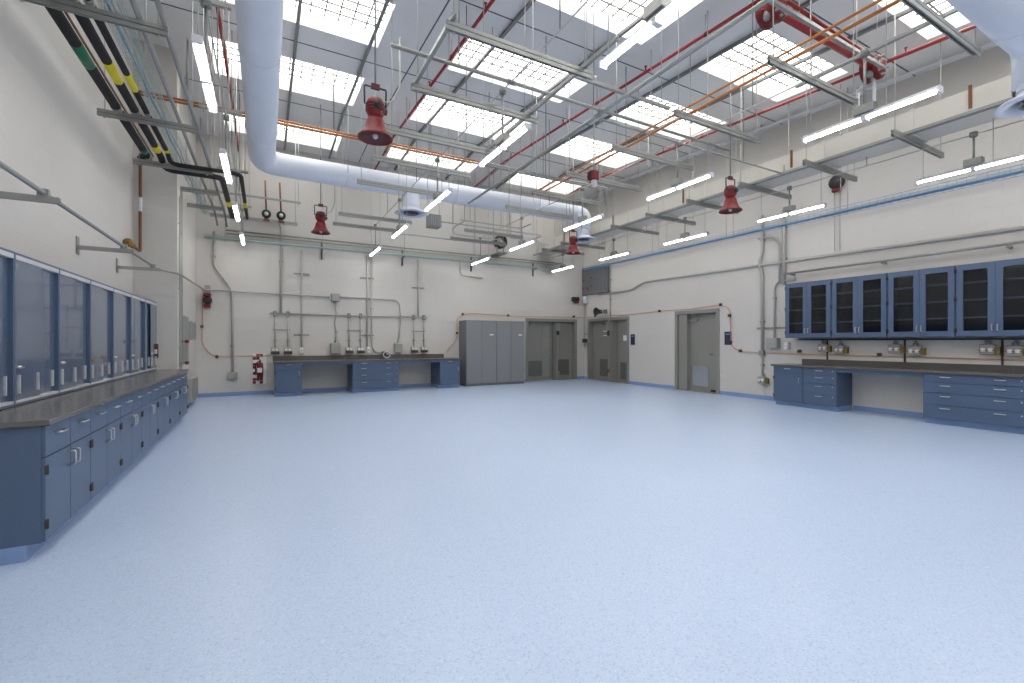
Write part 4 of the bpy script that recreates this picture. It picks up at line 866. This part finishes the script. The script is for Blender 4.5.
# fan unit and small duct box at the back
t = thing('hanging_box', (4.15, 12.2, 5.0), 'small perforated steel box hanging behind the round duct', 'box')
MB().box(3.98, 4.32, 12.05, 12.4, 4.62, 4.95).build('body', 'galvd', t, bevel=.008)
for k in range(5): MB().box(4.0 + k * .065, 4.03 + k * .065, 12.035, 12.05, 4.64, 4.93).build('rib', 'galv', t)
for x in (4.0, 4.3): MB().tube([(x, 12.2, 4.95), (x, 12.2, ztop(x, 12.2) - .003)], .007, 6).build('hanger_rod', 'rod', t)
t = thing('exhaust_fan', (6.9, 13.0, 4.3), 'round black exhaust fan on a grey stand near the back corner', 'fan')
MB().lathe((6.9, 13.5, 4.75), [(.2, -.12), (.22, -.1), (.22, .1), (.2, .12), (.16, .1), (.16, -.1), (.2, -.12)], 20, 'y').build('ring', 'hinge', t)
MB().lathe((6.9, 13.5, 4.75), [(.001, -.06), (.06, -.06), (.06, .06), (.001, .06)], 12, 'y').build('hub', 'steel', t)
for k in range(6):
    a = k * math.pi / 3; MB().hexa([(6.9 + r * math.cos(a + d), 13.5 + e, 4.75 + r * math.sin(a + d)) for e in (-.02, .02) for (r, d) in ((.05, -.2), (.05, .2), (.16, .25), (.16, -.05))]).build('blade', 'galvd', t)
for x in (6.78, 7.02): MB().tube([(x, 13.5, 4.6), (x, 13.5, 4.38)], .025, 8).build('leg', 'conduit', t)
MB().box(6.74, 7.06, 13.3, 13.885, 4.34, 4.38).build('shelf', 'galvd', t)
for k, (y, x0, x1, z) in enumerate(((12.1, 4.9, 6.9, 4.9), (13.1, 3.2, 6.2, 4.55))):
    pipe('conduit', [(x0, y, z), (x1, y, z), (x1, y - .6, z)], .02, 'conduit', 'grey conduit hanging before the back wall, ' + ('higher one' if k == 0 else 'lower one'), 'conduit', group='conduits before the back wall', bend=.15, clamps=[hang(x0 + .3, y, z), hang(x1 - .4, y, z)])
for k in range(3):
    pipe('conduit', [(7.0 + k * .07, 13.2, 4.95 - k * .05), (7.55 + k * .07, 12.4, 4.75 - k * .05), (7.9 + k * .07, 12.3, 4.55)], .014, 'lamp', 'pale flexible conduit sagging from the exhaust fan, %s one' % ['left', 'middle', 'right'][k], 'conduit', group='flexible conduits by the fan', bend=.2, clamps=[hang(7.0 + k * .07, 13.2, 4.95 - k * .05), ])

pipe('conduit', [(4.2, 11.9, 4.72), (7.6, 11.9, 4.72), (7.6, 12.6, 4.72)], .018, 'conduit', 'grey conduit behind the round duct, running from the centre to the fan', 'conduit', bend=.3, clamps=[hang(4.6, 11.9, 4.72), hang(6.8, 11.9, 4.72)])
pipe('conduit', [(4.7, 11.2, 4.66), (4.7, 12.2, 4.66), (4.9, 12.6, 4.6), (6.4, 12.6, 4.6)], .016, 'conduit', 'curving grey conduit behind the round duct, left of the fan', 'conduit', bend=.3, clamps=[hang(4.7, 11.3, 4.66), hang(6.2, 12.6, 4.6)])
pipe('conduit', [(5.6, 13.83, 4.1), (5.6, 13.83, 3.6), (6.4, 13.83, 3.55)], .02, 'conduit', 'short bent conduit on the back wall above the lockers', 'conduit', bend=.15, clamps=[((5.6, 13.83, 3.8), (5.6, 13.897, 3.8)), ((6.3, 13.83, 3.56), (6.3, 13.897, 3.56))])
rail('strut_rail', ((8.2, 12.0, 4.4), (8.2, 13.5, 4.4)), 'grey strut rail by the sagging flexible conduits in the back corner', 'galvd')
for y in (12.2, 13.3): tag(MB().tube([(8.2, y, 4.41), (8.2, y, ztop(8.2, y) - .003)], .006, 6).build('hanger_rod', 'rod'), 'thin zinc rod holding the back corner rail, ' + ('near end' if y < 13 else 'far end'), 'rod', 'rods of the back corner rail')
